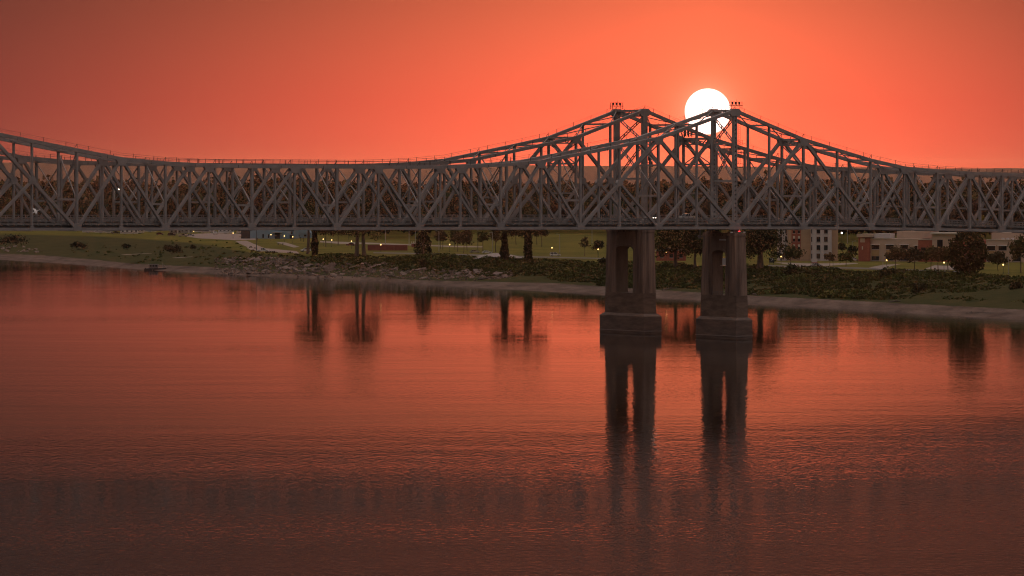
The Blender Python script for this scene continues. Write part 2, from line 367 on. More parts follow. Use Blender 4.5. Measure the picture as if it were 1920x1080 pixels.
# zone of each vertex: sand 0, bank 1, lawn 2 -> colour attribute
zc = []
for i, t in enumerate(ts):
    ds = float(np.interp(t, TS, DS)); dt = max(float(np.interp(t, TT, DT)), ds+8)
    for j in range(nrow):
        zc.append((0.0 if j <= 9 else 1.0, 0.0 if j < 24 else 1.0, 0, 1))
def terrain_mat():
    m = bpy.data.materials.new('bank_ground'); m.use_nodes = True; t = m.node_tree
    b = t.nodes['Principled BSDF']; b.inputs['Roughness'].default_value = 0.95; b.inputs['Specular IOR Level'].default_value = 0.1
    a = N(t, 'ShaderNodeAttribute', attribute_name='Col'); sp = N(t, 'ShaderNodeSeparateColor'); t.links.new(a.outputs['Color'], sp.inputs[0])
    co = N(t, 'ShaderNodeTexCoord')
    def nz(s, d=5.0, st=(1, 1, 1)):
        mp = N(t, 'ShaderNodeMapping'); mp.inputs['Scale'].default_value = st; t.links.new(co.outputs['Object'], mp.inputs[0])
        n = N(t, 'ShaderNodeTexNoise'); n.inputs['Scale'].default_value = s; n.inputs['Detail'].default_value = d; n.inputs['Roughness'].default_value = 0.65; t.links.new(mp.outputs[0], n.inputs['Vector']); return n.outputs[0]
    def ramp(f, c0, c1, p0=0.35, p1=0.65):
        r = N(t, 'ShaderNodeValToRGB'); r.color_ramp.elements[0].position = p0; r.color_ramp.elements[1].position = p1
        r.color_ramp.elements[0].color = (*c0, 1); r.color_ramp.elements[1].color = (*c1, 1); t.links.new(f, r.inputs[0]); return r.outputs[0]
    def mix(f, c1, c2):
        n = N(t, 'ShaderNodeMix', data_type='RGBA'); t.links.new(f, n.inputs[0]); t.links.new(c1, n.inputs[6]); t.links.new(c2, n.inputs[7]); return n.outputs[2]
    sand = ramp(nz(0.12, 6, (1, 0.35, 1)), (0.085, 0.06, 0.048), (0.20, 0.143, 0.115))
    bank = ramp(nz(0.10, 6), (0.040, 0.045, 0.013), (0.066, 0.060, 0.020))
    lawn = ramp(nz(0.05, 8, (1, 0.5, 1)), (0.090, 0.088, 0.016), (0.170, 0.140, 0.026))
    edge = math_n(t, 'ADD', sp.outputs[0], math_n(t, 'MULTIPLY', math_n(t, 'SUBTRACT', nz(0.22, 4), 0.5), 1.6))
    e2 = N(t, 'ShaderNodeMapRange'); t.links.new(edge, e2.inputs[0]); e2.inputs[1].default_value = 0.4; e2.inputs[2].default_value = 0.6
    c = mix(e2.outputs[0], sand, bank); c = mix(sp.outputs[1], c, lawn)
    t.links.new(c, b.inputs['Base Color'])
    bn = N(t, 'ShaderNodeBump'); bn.inputs['Distance'].default_value = 0.5; t.links.new(nz(0.5, 5), bn.inputs['Height']); t.links.new(bn.outputs[0], b.inputs['Normal'])
    return m
loops = np.array(faces, np.int32).ravel()
me = np_mesh('far_bank', np.array(verts), 4, loops, terrain_mat(), zc); me.shade_smooth()
tag(obj('far_bank', me), kind='structure')

# the low wooded ridge on the horizon
hv = []; hf = []; nx = 160
for i in range(nx+1):
    X = -3600+7200*i/nx
    xp = 960+F*X/15000
    top = np.interp(xp, [-800, 100, 600, 1150, 1560, 1750, 2600], [78, 75, 66, 65, 61, 57.5, 55])
    top = float(top)+1.1*vnoise(X, 0, 130)+0.7*vnoise(X, 50, 37)+0.5*nr.uniform(-1, 1)
    for (yy, f) in ((9800, 0.02), (13000, 0.06), (14300, 0.16), (14700, 0.62), (15000, 1.0), (15600, 0.7), (16400, 0.1)):
        hv.append((X, yy, 8+(top-8)*f))
for i in range(nx):
    for j in range(6): a = i*7+j; hf.append((a, a+7, a+8, a+1))
hm = MB(); hm.v = hv; hm.f = hf
tag(hm.build('hills', mat('distant_woods', (0.022, 0.022, 0.016), 0.95, col2=(0.036, 0.033, 0.022), scale=0.02)), kind='structure')

# ------------------------------------------------------------------ foliage helpers
def quads(cen, size, flat=0.0):
    """random leaf-clump quads at cen (n,3) -> verts, loops"""
    n = len(cen)
    a = nr.normal(size=(n, 3)); a /= np.linalg.norm(a, axis=1)[:, None]
    t = nr.normal(size=(n, 3)); b = np.cross(a, t); b /= np.linalg.norm(b, axis=1)[:, None]
    s = (size*nr.uniform(0.6, 1.35, n))[:, None]
    asp = nr.uniform(0.55, 1.0, n)[:, None]
    v = np.empty((n, 4, 3)); v[:, 0] = cen-a*s-b*s*asp*0.3; v[:, 1] = cen-b*s*asp; v[:, 2] = cen+a*s+b*s*asp*0.2; v[:, 3] = cen+b*s*asp
    return v.reshape(-1, 3)
def blob(n_clump, per, rx, ry, rz, clump_r, low=-0.75):
    """points spread through lumpy crown volume centred on origin"""
    d = nr.normal(size=(n_clump, 3)); d /= np.linalg.norm(d, axis=1)[:, None]
    d[:, 2] = np.where(d[:, 2] < low, -d[:, 2], d[:, 2])
    rad = nr.uniform(0.25, 1.0, n_clump)**0.6*nr.uniform(0.85, 1.12, n_clump)
    c = d*rad[:, None]*np.array([rx, ry, rz])
    p = np.repeat(c, per, axis=0)+nr.normal(size=(n_clump*per, 3))*np.array([clump_r, clump_r, clump_r*0.75])*0.55
    shade = np.repeat(nr.uniform(0.72, 1.28, n_clump), per)
    return p, shade
GREENS = [(0.021, 0.027, 0.011), (0.027, 0.032, 0.012), (0.034, 0.034, 0.013), (0.040, 0.032, 0.014), (0.026, 0.023, 0.014), (0.056, 0.046, 0.014)]
def leaf_mesh(name, pts, size, base, shade):
    v = quads(pts, size); n = len(pts)
    c = np.ones((n, 4)); j = nr.uniform(0.8, 1.2, (n, 1))
    c[:, :3] = np.array(base)[None, :]*shade[:, None]*j if np.ndim(base) == 1 else np.asarray(base)*shade[:, None]*j
    return np_mesh(name, v, 4, np.arange(4*n), M['leaf'], np.repeat(c, 4, axis=0))

# ------------------------------------------------------------------ far woods: one mass
def forest_front(xp):
    return float(np.interp(xp, [-300, 430, 500, 640, 700, 820, 860, 1120, 1180, 1600, 1700, 2300], [3330, 3300, 2960, 2900, 2740, 2740, 2990, 2990, 2640, 2640, 2500, 2450]))
cent = []; rads = []; base = []
Y = 2450.0
while Y < 5100:
    step = 12.0 if Y < 3500 else 17.0
    X = -0.128*Y
    while X < 0.128*Y:
        xx = X+nr.uniform(-.45, .45)*step; yy = Y+nr.uniform(-.45, .45)*step; xp = 960+F*xx/yy
        ok = yy > forest_front(xp)+nr.uniform(0, 25)
        if ok and nr.uniform() < 0.93:
            big = step/12.0
            stand = 0.5+0.34*vnoise(xx, yy*0.4, 70)+0.30*vnoise(xx+300, yy*0.6, 23)
            h = max(8.0, 8+19*stand+nr.uniform(-3, 4)+(6 if nr.uniform() < 0.04 else 0))
            r = nr.uniform(3.4, 7.6)*(1+0.62*(big-1))
            cent.append((xx, yy, G0+h-0.42*h*0.8, h)); rads.append(r)
            w = 0.5+0.42*vnoise(xx+900, yy*0.7, 90)+0.2*vnoise(xx, yy+500, 31)
            g = GREENS[int(nr.integers(0, 3))] if w < 0.5 else GREENS[int(nr.integers(2, 6))]
            base.append(tuple(c_*nr.uniform(0.6, 1.25) for c_ in g))
        X += step
    Y += step*0.95
cent = np.array(cent); rads = np.array(rads); base = np.array(base)
pts = []; cc = []; sz = []
for (cx, cy, cz, h), r, g in zip(cent, rads, base):
    n = 56 if cy < 3300 else (34 if cy < 4300 else (20 if cy < 5600 else 15))
    d = nr.normal(size=(n, 3)); d /= np.linalg.norm(d, axis=1)[:, None]; d[:, 1] = -np.abs(d[:, 1])*np.where(nr.uniform(size=n) < 0.7, 1, -1)
    d[:, 2] = np.where(d[:, 2] < -0.5, -d[:, 2], d[:, 2])
    rad = nr.uniform(0.72, 1.06, n)
    p = np.array([cx, cy, cz])+d*rad[:, None]*np.array([r, r, 0.45*h])
    pts.append(p); k = nr.uniform(0.65, 1.3, (n, 1)); cc.append(g[None, :]*k); sz.append(np.full(n, (1.15 if cy < 3300 else 1.6 if cy < 4300 else 2.6 if cy < 5600 else 4.2)))
pts = np.concatenate(pts); cc = np.concatenate(cc); sz = np.concatenate(sz)
v = quads(pts, sz); c4 = np.ones((len(pts), 4)); c4[:, :3] = cc
fo = obj('far_woods', np_mesh('far_woods', v, 4, np.arange(4*len(pts)), M['leaf'], np.repeat(c4, 4, axis=0)))
tag(fo, 'mixed green and rust brown woods stretching to the horizon behind the bridges', 'woods', kind='stuff')
# bodies of the crowns (an irregular octahedron-like hull in each) so that the woods are dense
ov = np.array([(1, 0, 0), (.5, .87, 0), (-.5, .87, 0), (-1, 0, 0), (-.5, -.87, 0), (.5, -.87, 0), (0, 0, 1), (0, 0, -1.25)], float)
of = np.array([(i, (i+1) % 6, 6) for i in range(6)]+[((i+1) % 6, i, 7) for i in range(6)])
hullv = []; hulll = []; hullc = []
for i, ((cx, cy, cz, h), r, g) in enumerate(zip(cent, rads, base)):
    sc = nr.uniform(0.7, 0.95, (8, 1))
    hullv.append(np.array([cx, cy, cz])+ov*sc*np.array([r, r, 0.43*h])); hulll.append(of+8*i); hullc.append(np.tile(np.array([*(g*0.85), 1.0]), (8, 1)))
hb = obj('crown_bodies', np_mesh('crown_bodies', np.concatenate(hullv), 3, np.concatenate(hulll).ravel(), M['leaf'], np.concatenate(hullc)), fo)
hb['kind'] = 'stuff'

# ------------------------------------------------------------------ the two bridges
TH = 0.563536; L = 12.92
DX, DZ = math.cos(TH), math.sin(TH)
ORG = Vector((4.83318*L, 107.0859*L, 0)); NRM = Vector((-DZ, DX, 0))
H_IN = [32.9, 28.9, 24.9, 22.6, 20.4, 18.2, 17.2, 16.7, 16.5]
H_OUT = [32.9, 28.9, 25.0, 22.2, 19.5, 17.5, 16.8, 16.5, 16.5]
def elev(s):
    if s < 0: return 30.95-0.0045*s
    if s < 150: return 30.95-0.0045*s-0.00011*s*s
    return 30.95-0.0045*150-0.00011*22500-0.0375*(s-150)
def make_bridge(name, label, W_, mid, r_in, r_out, kmin, kmax, root_loc, de, mats, col_w, lamps):
    root = empty(name, root_loc, TH); tag(root, label, 'bridge')
    steel = mats
    s_of = lambda k: -k*L*r_in if k >= 0 else -k*L*r_out
    def kk(k): return k if k <= mid else 2*mid-k
    def hh(k):
        a = kk(k); return (H_IN[min(a, 8)] if a >= 0 else H_OUT[min(-a, 8)])
    def B(k, y): s = s_of(k); return Vector((s, y, elev(s)+de))
    def T(k, y): b = B(k, y); return b+Vector((0, 0, hh(k)))
    towers = (0, 2*mid)
    def Mid(k, y):
        for t in towers:
            a = k-t
            if a in (1, -1): return (T(t+2*a, y)+B(t, y))/2
            if a in (3, -3): return (T(t+(2 if a > 0 else -2), y)+B(t+(4 if a > 0 else -4), y))/2
        return None
    def part(nm, p, q, w, d, mt=steel): return MB().beam(p, q, w, d).build(nm, mt, root)
    def plate(nm, c, pts, y, th):
        return MB().prism([(c.x+a, c.z+b) for a, b in pts], 'y', y-th/2, y+th/2).build(nm, steel, root)
    for y in (0.0, W_):
        inner = 1 if y == 0.0 else -1
        # chords
        for k in range(kmin, kmax):
            part('bottom_chord', B(k, y), B(k+1, y), 0.86, 0.74)
            if k == kmin: part('end_post', B(k, y), T(k+1, y), 0.72, 0.85)
            else: part('top_chord', T(k, y), T(k+1, y), 0.98, 0.90)
        # posts, hangers, tower columns
        for k in range(kmin+1, kmax+1):
            if k in towers:
                w = col_w; b = B(k, y)-Vector((0, 0, 0.5)); t = T(k, y); m = MB()
                if name == 'narrow_truss_bridge':
                    # two built-up legs joined by battens: the row of openings shows in the face
                    for sx in (-1, 1): m.cbox(b.x+sx*w*0.36, y, (b.z+t.z)/2, w*0.28, 0.95, t.z-b.z)
                    z = b.z+0.3
                    while z < t.z-0.6:
                        m.cbox(b.x, y, z+0.35, w*0.46, 0.80, 0.78); z += 1.22
                else:
                    m.cbox(b.x, y, (b.z+t.z)/2, w, 1.05, t.z-b.z)
                    for sx in (-1, 1): m.cbox(b.x+sx*(w/2+0.03), y, (b.z+t.z)/2, 0.10, 1.22, t.z-b.z-0.4)
                m.build('tower_column', steel, root)
            else:
                heavy = kk(k) % 2 == 0
                lo = B(k, y)+Vector((0, 0, 0.37)); m = MB(); d = 0.54 if heavy else 0.42
                hi = T(k, y)-Vector((0, 0, 0.44))
                # I-section post: web and two flanges
                m.beam(lo, hi, 0.62, d*0.2); c = (lo+hi)/2; hl = (hi-lo).length
                for sy in (-1, 1): m.cbox(c.x, y+sy*0.35, c.z, d, 0.09, hl)
                if not heavy: m.cbox(lo.x, y, lo.z+0.25, 0.95, 0.62, 0.5)
                m.build('vertical_post' if heavy else 'hanger', steel, root)
        # diagonals
        dg = []
        for k in range(kmin, kmax+1):
            if k % 2: continue
            for sgn in (-1, 1):
                k1 = k+sgn
                if k1 < kmin+1 or k1 > kmax: continue
                a = kk(k); a1 = kk(k1)
                if min(abs(k-t) for t in towers) <= 4 and min(abs(k1-t) for t in towers) <= 4: continue
                dg.append((B(k, y), T(k1, y), 0.66))
        for t in towers:
            for sg in (-1, 1):
                if not (kmin <= t+4*sg <= kmax): continue
                dg += [(T(t+2*sg, y), B(t, y), 0.86), (T(t+2*sg, y), B(t+4*sg, y), 0.80), (Mid(t+sg, y), B(t+2*sg, y), 0.62), (Mid(t+3*sg, y), B(t+2*sg, y), 0.62)]
        for p, q_, d in dg:
            m = MB(); m.beam(p, q_, 0.74, d*0.22)
            a = (q_-p).normalized(); 
            for sy in (-1, 1): m.beam(p+Vector((0, sy*0.41, 0)), q_+Vector((0, sy*0.41, 0)), 0.09, d)
            m.build('diagonal', steel, root)
        # gusset plates
        for k in range(kmin, kmax+1):
            even = k % 2 == 0
            if even and k not in towers and k > kmin:
                plate('gusset_plate', B(k, y), [(-1.15, -0.42), (1.15, -0.42), (1.15, 0.75), (0.72, 1.45), (-0.72, 1.45), (-1.15, 0.75)], y, 1.02)
            near_t = min(abs(k-t) for t in towers)
            if (not even and near_t >= 5 and k > kmin) or near_t == 2:
                e = T(k, y); sl = (hh(k-1)-hh(k+1))/(2*L*r_in) if kmin+1 < k < kmax else 0
                plate('gusset_plate', e, [(-1.45, 0.42-1.45*sl), (1.45, 0.42+1.45*sl), (1.45, -0.62+1.45*sl), (0.85, -1.75), (-0.85, -1.75), (-1.45, -0.62-1.45*sl)], y, 1.06)
            mp_ = Mid(k, y) if near_t in (1, 3) else None
            if mp_ is not None and kmin+1 < k < kmax: plate('gusset_plate', mp_, [(-0.8, -0.9), (0.8, -0.9), (1.05, 0.1), (0.6, 0.9), (-0.6, 0.9), (-1.05, 0.1)], y, 0.98)
            if k in towers:
                plate('gusset_plate', T(k, y), [(-2.0, -0.25), (-1.1, 0.55), (1.1, 0.55), (2.0, -0.25), (1.3, -1.6), (-1.3, -1.6)], y, 1.12)
                plate('gusset_plate', B(k, y), [(-2.2, -0.45), (2.2, -0.45), (1.3, 1.5), (-1.3, 1.5)], y, 1.12)
                MB().cbox(B(k, y).x, y, B(k, y).z-0.72, 1.9, 1.4, 0.52).build('bearing', M['dark'], root)
        # inspection rail along the top chord
        for k in range(kmin+1, kmax):
            a, b = T(k, y), T(k+1, y); m = MB(); oy = -0.25*inner
            up = Vector((0, 0, 1))
            for i in range(2):
                f = (i+0.5)/2+rnd.uniform(-0.03, 0.03); c = a.lerp(b, f)+Vector((0, oy, 0.45)); lean = Vector(((b-a).z*0.0+0.10, 0, 0))
                m.tube(c, c+up*1.2+lean*0.6, 0.07, n=5)
            if k % 2 == 0:
                c = a.lerp(b, 0.06)+Vector((0, oy, 0.45)); m.tube(c, c+up*1.0+Vector((0.75, 0, 0)), 0.07, n=5); m.tube(c+Vector((0.8, 0, 0)), c+up*1.05+Vector((0.75, 0, 0)), 0.07, n=5)
            m.tube(a+Vector((0, oy, 1.5)), b+Vector((0, oy, 1.5)), 0.028, n=4); m.tube(a+Vector((0, oy, 1.05)), b+Vector((0, oy, 1.05)), 0.015, n=4)
            m.cbox(a.lerp(b, 0.33).x, y-0.42*inner, a.lerp(b, 0.33).z-0.15, 0.16, 0.14, 0.75)
            m.build('inspection_rail', M['dark'], root)
    # cross members between the trusses
    ya, yb = 0.40, W_-0.40
    for k in range(kmin+1, kmax+1):
        near_t = min(abs(k-t) for t in towers)
        t0, t1 = T(k, 0), T(k, W_)
        if near_t in (0, 2):
            m = MB(); m.beam(t0, t1, 1.05, 0.60, (1, 0, 0)); m.beam(t0-Vector((0, 0, 1.6)), t1-Vector((0, 0, 1.6)), 0.4, 0.36, (1, 0, 0))
            n_ = 6
            for i in range(n_):
                f0, f1 = i/n_, (i+1)/n_; z0, z1 = (0, -1.6) if i % 2 else (-1.6, 0)
                m.beam(t0.lerp(t1, f0)+Vector((0, 0, z0)), t0.lerp(t1, f1)+Vector((0, 0, z1)), 0.25, 0.22, (1, 0, 0))
            m.build('portal_strut', steel, root)
        else:
            MB().beam(t0, t1, 0.48, 0.5, (1, 0, 0)).build('top_strut', steel, root)
        if k < kmax:
            u0, u1 = T(k+1, 0), T(k+1, W_)
            for p, q_ in ((t0, u1), (t1, u0)):
                MB().beam(p+Vector((0, 0, 0.1)), q_+Vector((0, 0, 0.1)), 0.26, 0.22, (0, 0, 1)).build('top_lateral', steel, root)
        if k % 2 == 0:
            h = hh(k); levels = [0.375] if near_t > 2 else ([0.36, 0.70] if near_t == 2 else [0.40, 0.72])
            lac = near_t == 0
            b0, b1 = B(k, 0), B(k, W_)
            zs_ = [lv*h for lv in levels]+[h-(1.7 if near_t <= 2 else 0.5)]
            for lv in levels: MB().beam(b0+Vector((0, 0, lv*h)), b1+Vector((0, 0, lv*h)), 0.42, 0.52, (1, 0, 0)).build('sway_strut', steel, root)
            for i in range(len(zs_)-1):
                for fl in (0, 1):
                    p = (b0 if fl else b1)+Vector((0, 0, zs_[i])); q_ = (b1 if fl else b0)+Vector((0, 0, zs_[i+1])); m = MB()
                    if lac:
                        a = (q_-p).normalized(); u = a.cross(Vector((1, 0, 0))).normalized()*0.36
                        m.beam(p+u, q_+u, 0.3, 0.14, (1, 0, 0)); m.beam(p-u, q_-u, 0.3, 0.14, (1, 0, 0)); nn = 9
                        for j in range(nn):
                            f0, f1 = j/nn, (j+1)/nn; sg = 1 if j % 2 else -1
                            m.beam(p.lerp(q_, f0)+u*sg, p.lerp(q_, f1)-u*sg, 0.22, 0.11, (1, 0, 0))
                    else: m.beam(p, q_, 0.24, 0.25, (1, 0, 0))
                    m.build('sway_brace', steel, root)
            if lamps and near_t != 0:
                # road lamp on a short arm from the far truss
                p = b1+Vector((0, -0.3, 0.375*h+3.3)) if near_t > 2 else b1+Vector((0, -0.3, 9.4))
                m = MB(); m.tube(p, p+Vector((0, -1.7, 0.5)), 0.09, n=6); m.build('lamp_arm', M['dark'], root)
                m = MB(); m.quad_box([(p.x-.45, p.y-2.6, p.z+.30), (p.x+.45, p.y-2.6, p.z+.30), (p.x+.45, p.y-1.5, p.z+.30), (p.x-.45, p.y-1.5, p.z+.30),
                                      (p.x-.22, p.y-2.4, p.z+.72), (p.x+.22, p.y-2.4, p.z+.72), (p.x+.22, p.y-1.7, p.z+.72), (p.x-.22, p.y-1.7, p.z+.72)])
                lh = m.build('lamp_head', M['dark'], root)
                if k == 14: MB().ball((p.x, p.y-2.1, p.z+.2), 0.42, 8, 6).build('lamp_bulb', M['litw'], lh)
        # floor beam
        MB().beam(B(k, 0)+Vector((0, 0.3, 0.05)), B(k, W_)+Vector((0, -0.3, 0.05)), 0.45, 1.2, (1, 0, 0)).build('floor_beam', steel, root)
    # road deck, kerb blocks, railings, panel by panel
    for k in range(kmin, kmax):
        a0, a1 = B(k, 0), B(k+1, 0); b0, b1 = B(k, W_), B(k+1, W_)
        zt = 1.18; zb = 0.88; c = 1.05
        m = MB(); m.quad_box([a0+Vector((0, c, zb)), a1+Vector((0, c, zb)), b1+Vector((0, -c, zb)), b0+Vector((0, -c, zb)), a0+Vector((0, c, zt)), a1+Vector((0, c, zt)), b1+Vector((0, -c, zt)), b0+Vector((0, -c, zt))])
        m.build('road_slab', M['deck'], root)
        m = MB()
        for i in range(5):
            yy = 1.6+(W_-3.2)*i/4; m.beam(Vector((a0.x, yy, a0.z+0.55)), Vector((a1.x, yy, a1.z+0.55)), 0.3, 0.62)
        m.build('stringers', steel, root)
        n_ = 6
        for yy, sgn in ((0.72, 1), (W_-0.72, -1)):
            m = MB(); r = MB()
            for i in range(n_):
                f0, f1 = (i+0.07)/n_, (i+0.86)/n_
                p, q_ = a0.lerp(a1, f0), a0.lerp(a1, f1); p.y = q_.y = yy
                m.beam(p+Vector((0, 0, 1.27)), q_+Vector((0, 0, 1.27)), 0.45, 0.42)
                b = a0.lerp(a1, (i+0.93)/n_); b.y = yy-0.05*sgn
                m.cbox(b.x, yy+0.1*sgn, b.z+1.05, 0.34, 0.5, 0.34)
                r.cbox(b.x, b.y, b.z+2.0, 0.13, 0.13, 1.4)
            for zz, th in ((2.0, 0.11), (2.62, 0.11)):
                p, q_ = a0.copy(), a1.copy(); p.y = q_.y = yy-0.05*sgn; r.beam(p+Vector((0, 0, zz)), q_+Vector((0, 0, zz)), 0.12, th)
            m.build('kerb_blocks', M['deck'], root); r.build('railing', M['rail'], root)
    return root, B, T

front, FB, FT = make_bridge('narrow_truss_bridge', 'nearer grey steel cantilever truss bridge, its tower right in front of the sun', 0.808167*L, 10, 1.0, 0.915383, -17, 23, ORG, 0.0, M['steel'], 1.25, False)
rear_loc = ORG+NRM*(3.82757*L)+Vector((DX, DZ, 0))*(0.2056*L)
rear, RB, RT = make_bridge('wide_truss_bridge', 'farther and wider grey truss bridge, its tower left of the sun', 1.1227*L, 11, 0.91271, 0.91271, -18, 25, rear_loc, 0.55, M['steel2'], 1.35, True)

# tower-top light racks, ladder and platforms, aerials (parts of the bridges)
def rack(root, c, n, w):
    m = MB(); 
    for sx in (-1, 1):
        for sy in (-1, 1): m.tube((c.x+sx*w/2, c.y+sy*0.5, c.z), (c.x+sx*w/2, c.y+sy*0.5, c.z+1.9), 0.07, n=5)
    m.cbox(c.x, c.y, c.z+0.95, w+0.3, 1.4, 0.14); m.cbox(c.x, c.y-0.6, c.z+1.9, w+0.2, 0.09, 0.09); m.cbox(c.x, c.y+0.6, c.z+1.9, w+0.2, 0.09, 0.09)
    r = m.build('beacon_platform', M['dark'], root)
    for i in range(n):
        x = c.x-w/2+w*(i+0.5)/n
        MB().cbox(x, c.y-0.3+0.6*(i % 2), c.z+1.55, w/n*0.55, 0.25, 0.75).build('beacon_panel', M['dark'], r)
    MB().tube((c.x+0.3, c.y, c.z+0.9), (c.x+0.3, c.y, c.z+2.6), 0.04, n=5).build('lightning_rod', M['dark'], r)
rack(front, FT(0, 0)+Vector((0.4, 0, 0.5)), 6, 3.5)
rack(rear, RT(0, 1.1227*L)+Vector((0.0, 0, 0.5)), 6, 3.6)
m = MB(); p = FT(0, 0)
for sx in (0, 0.5): m.tube((p.x+1.1+sx, -0.4, p.z-15), (p.x+1.1+sx, -0.4, p.z-1.5), 0.05, n=5)
for i in range(24): m.cbox(p.x+1.35, -0.4, p.z-15+i*0.57, 0.5, 0.06, 0.06)
m.build('ladder', M['dark'], front)
for dz in (-9.4, -16.0):
    m = MB(); m.cbox(p.x+1.3, 0, p.z+dz, 2.0, 1.5, 0.12); m.cbox(p.x+2.25, 0, p.z+dz+1.1, 0.08, 1.5, 0.08); m.cbox(p.x+1.3, -0.72, p.z+dz+1.1, 2.0, 0.07, 0.08)
    for sx in (0.4, 1.3, 2.25): m.tube((p.x+sx, -0.72, p.z+dz), (p.x+sx, -0.72, p.z+dz+1.1), 0.045, n=5)
    m.build('ladder_platform', M['dark'], front)
p = RT(-2, 1.1227*L); ant = MB(); ant.cbox(p.x+1.6, p.y, p.z+0.9, 4.2, 0.2, 0.12); ao = ant.build('aerial_mount', M['dark'], rear)
for i in range(6): MB().cbox(p.x+0.2+i*0.58, p.y-0.2+0.3*(i % 2), p.z+1.5+0.25*(i % 3), 0.30, 0.2, 1.9).build('panel_aerial', M['dark'], ao)
p = RT(0, 0); mo = MB(); mo.tube((p.x+1.9, 0, p.z-16), (p.x+1.9, 0, p.z-9.5), 0.10, n=6); mo.cbox(p.x+1.1, 0, p.z-15, 1.8, 0.15, 0.15); mo.cbox(p.x+1.1, 0, p.z-11, 1.8, 0.15, 0.15); ao = mo.build('aerial_mast', M['dark'], rear)
for dx, dz, hgt in ((1.3, -13.5, 2.0), (2.6, -13.2, 2.2), (1.5, -10.8, 1.5), (2.5, -15.5, 1.6)): MB().cbox(p.x+dx, -0.3, p.z+dz, 0.34, 0.22, hgt).build('panel_aerial', M['dark'], ao)
# navigation lights and hanging marker under the near bridge
e0 = FB(0, 0)
MB().ball((e0.x+0.9, -1.0, e0.z-1.1), 0.30, 8, 6).build('red_marker_lamp', M['litr'], front)['label'] = 'red navigation lamp above the pier'
for dx in (-1.7, 2.6):
    MB().cbox(e0.x+dx, -0.9, e0.z-1.25, 0.7, 0.4, 0.35).build('marker_lamp', M['white'], front)
sx_ = 5.2; pz = elev(0)
m = MB(); m.tube((-6.6, 7.5, pz-0.5), (-6.6, 7.5, pz-2.0), 0.33, n=10); m.tube((-6.6, 7.5, pz-2.0), (-6.6, 7.5, pz-2.3), 0.33, 0.75, n=10); m.tube((-6.6, 7.5, pz-2.3), (-6.6, 7.5, pz-3.0), 0.75, 0.5, n=10)
m.build('hanging_marker', M['white'], front)['label'] = 'white bell-shaped navigation marker hanging under the deck'

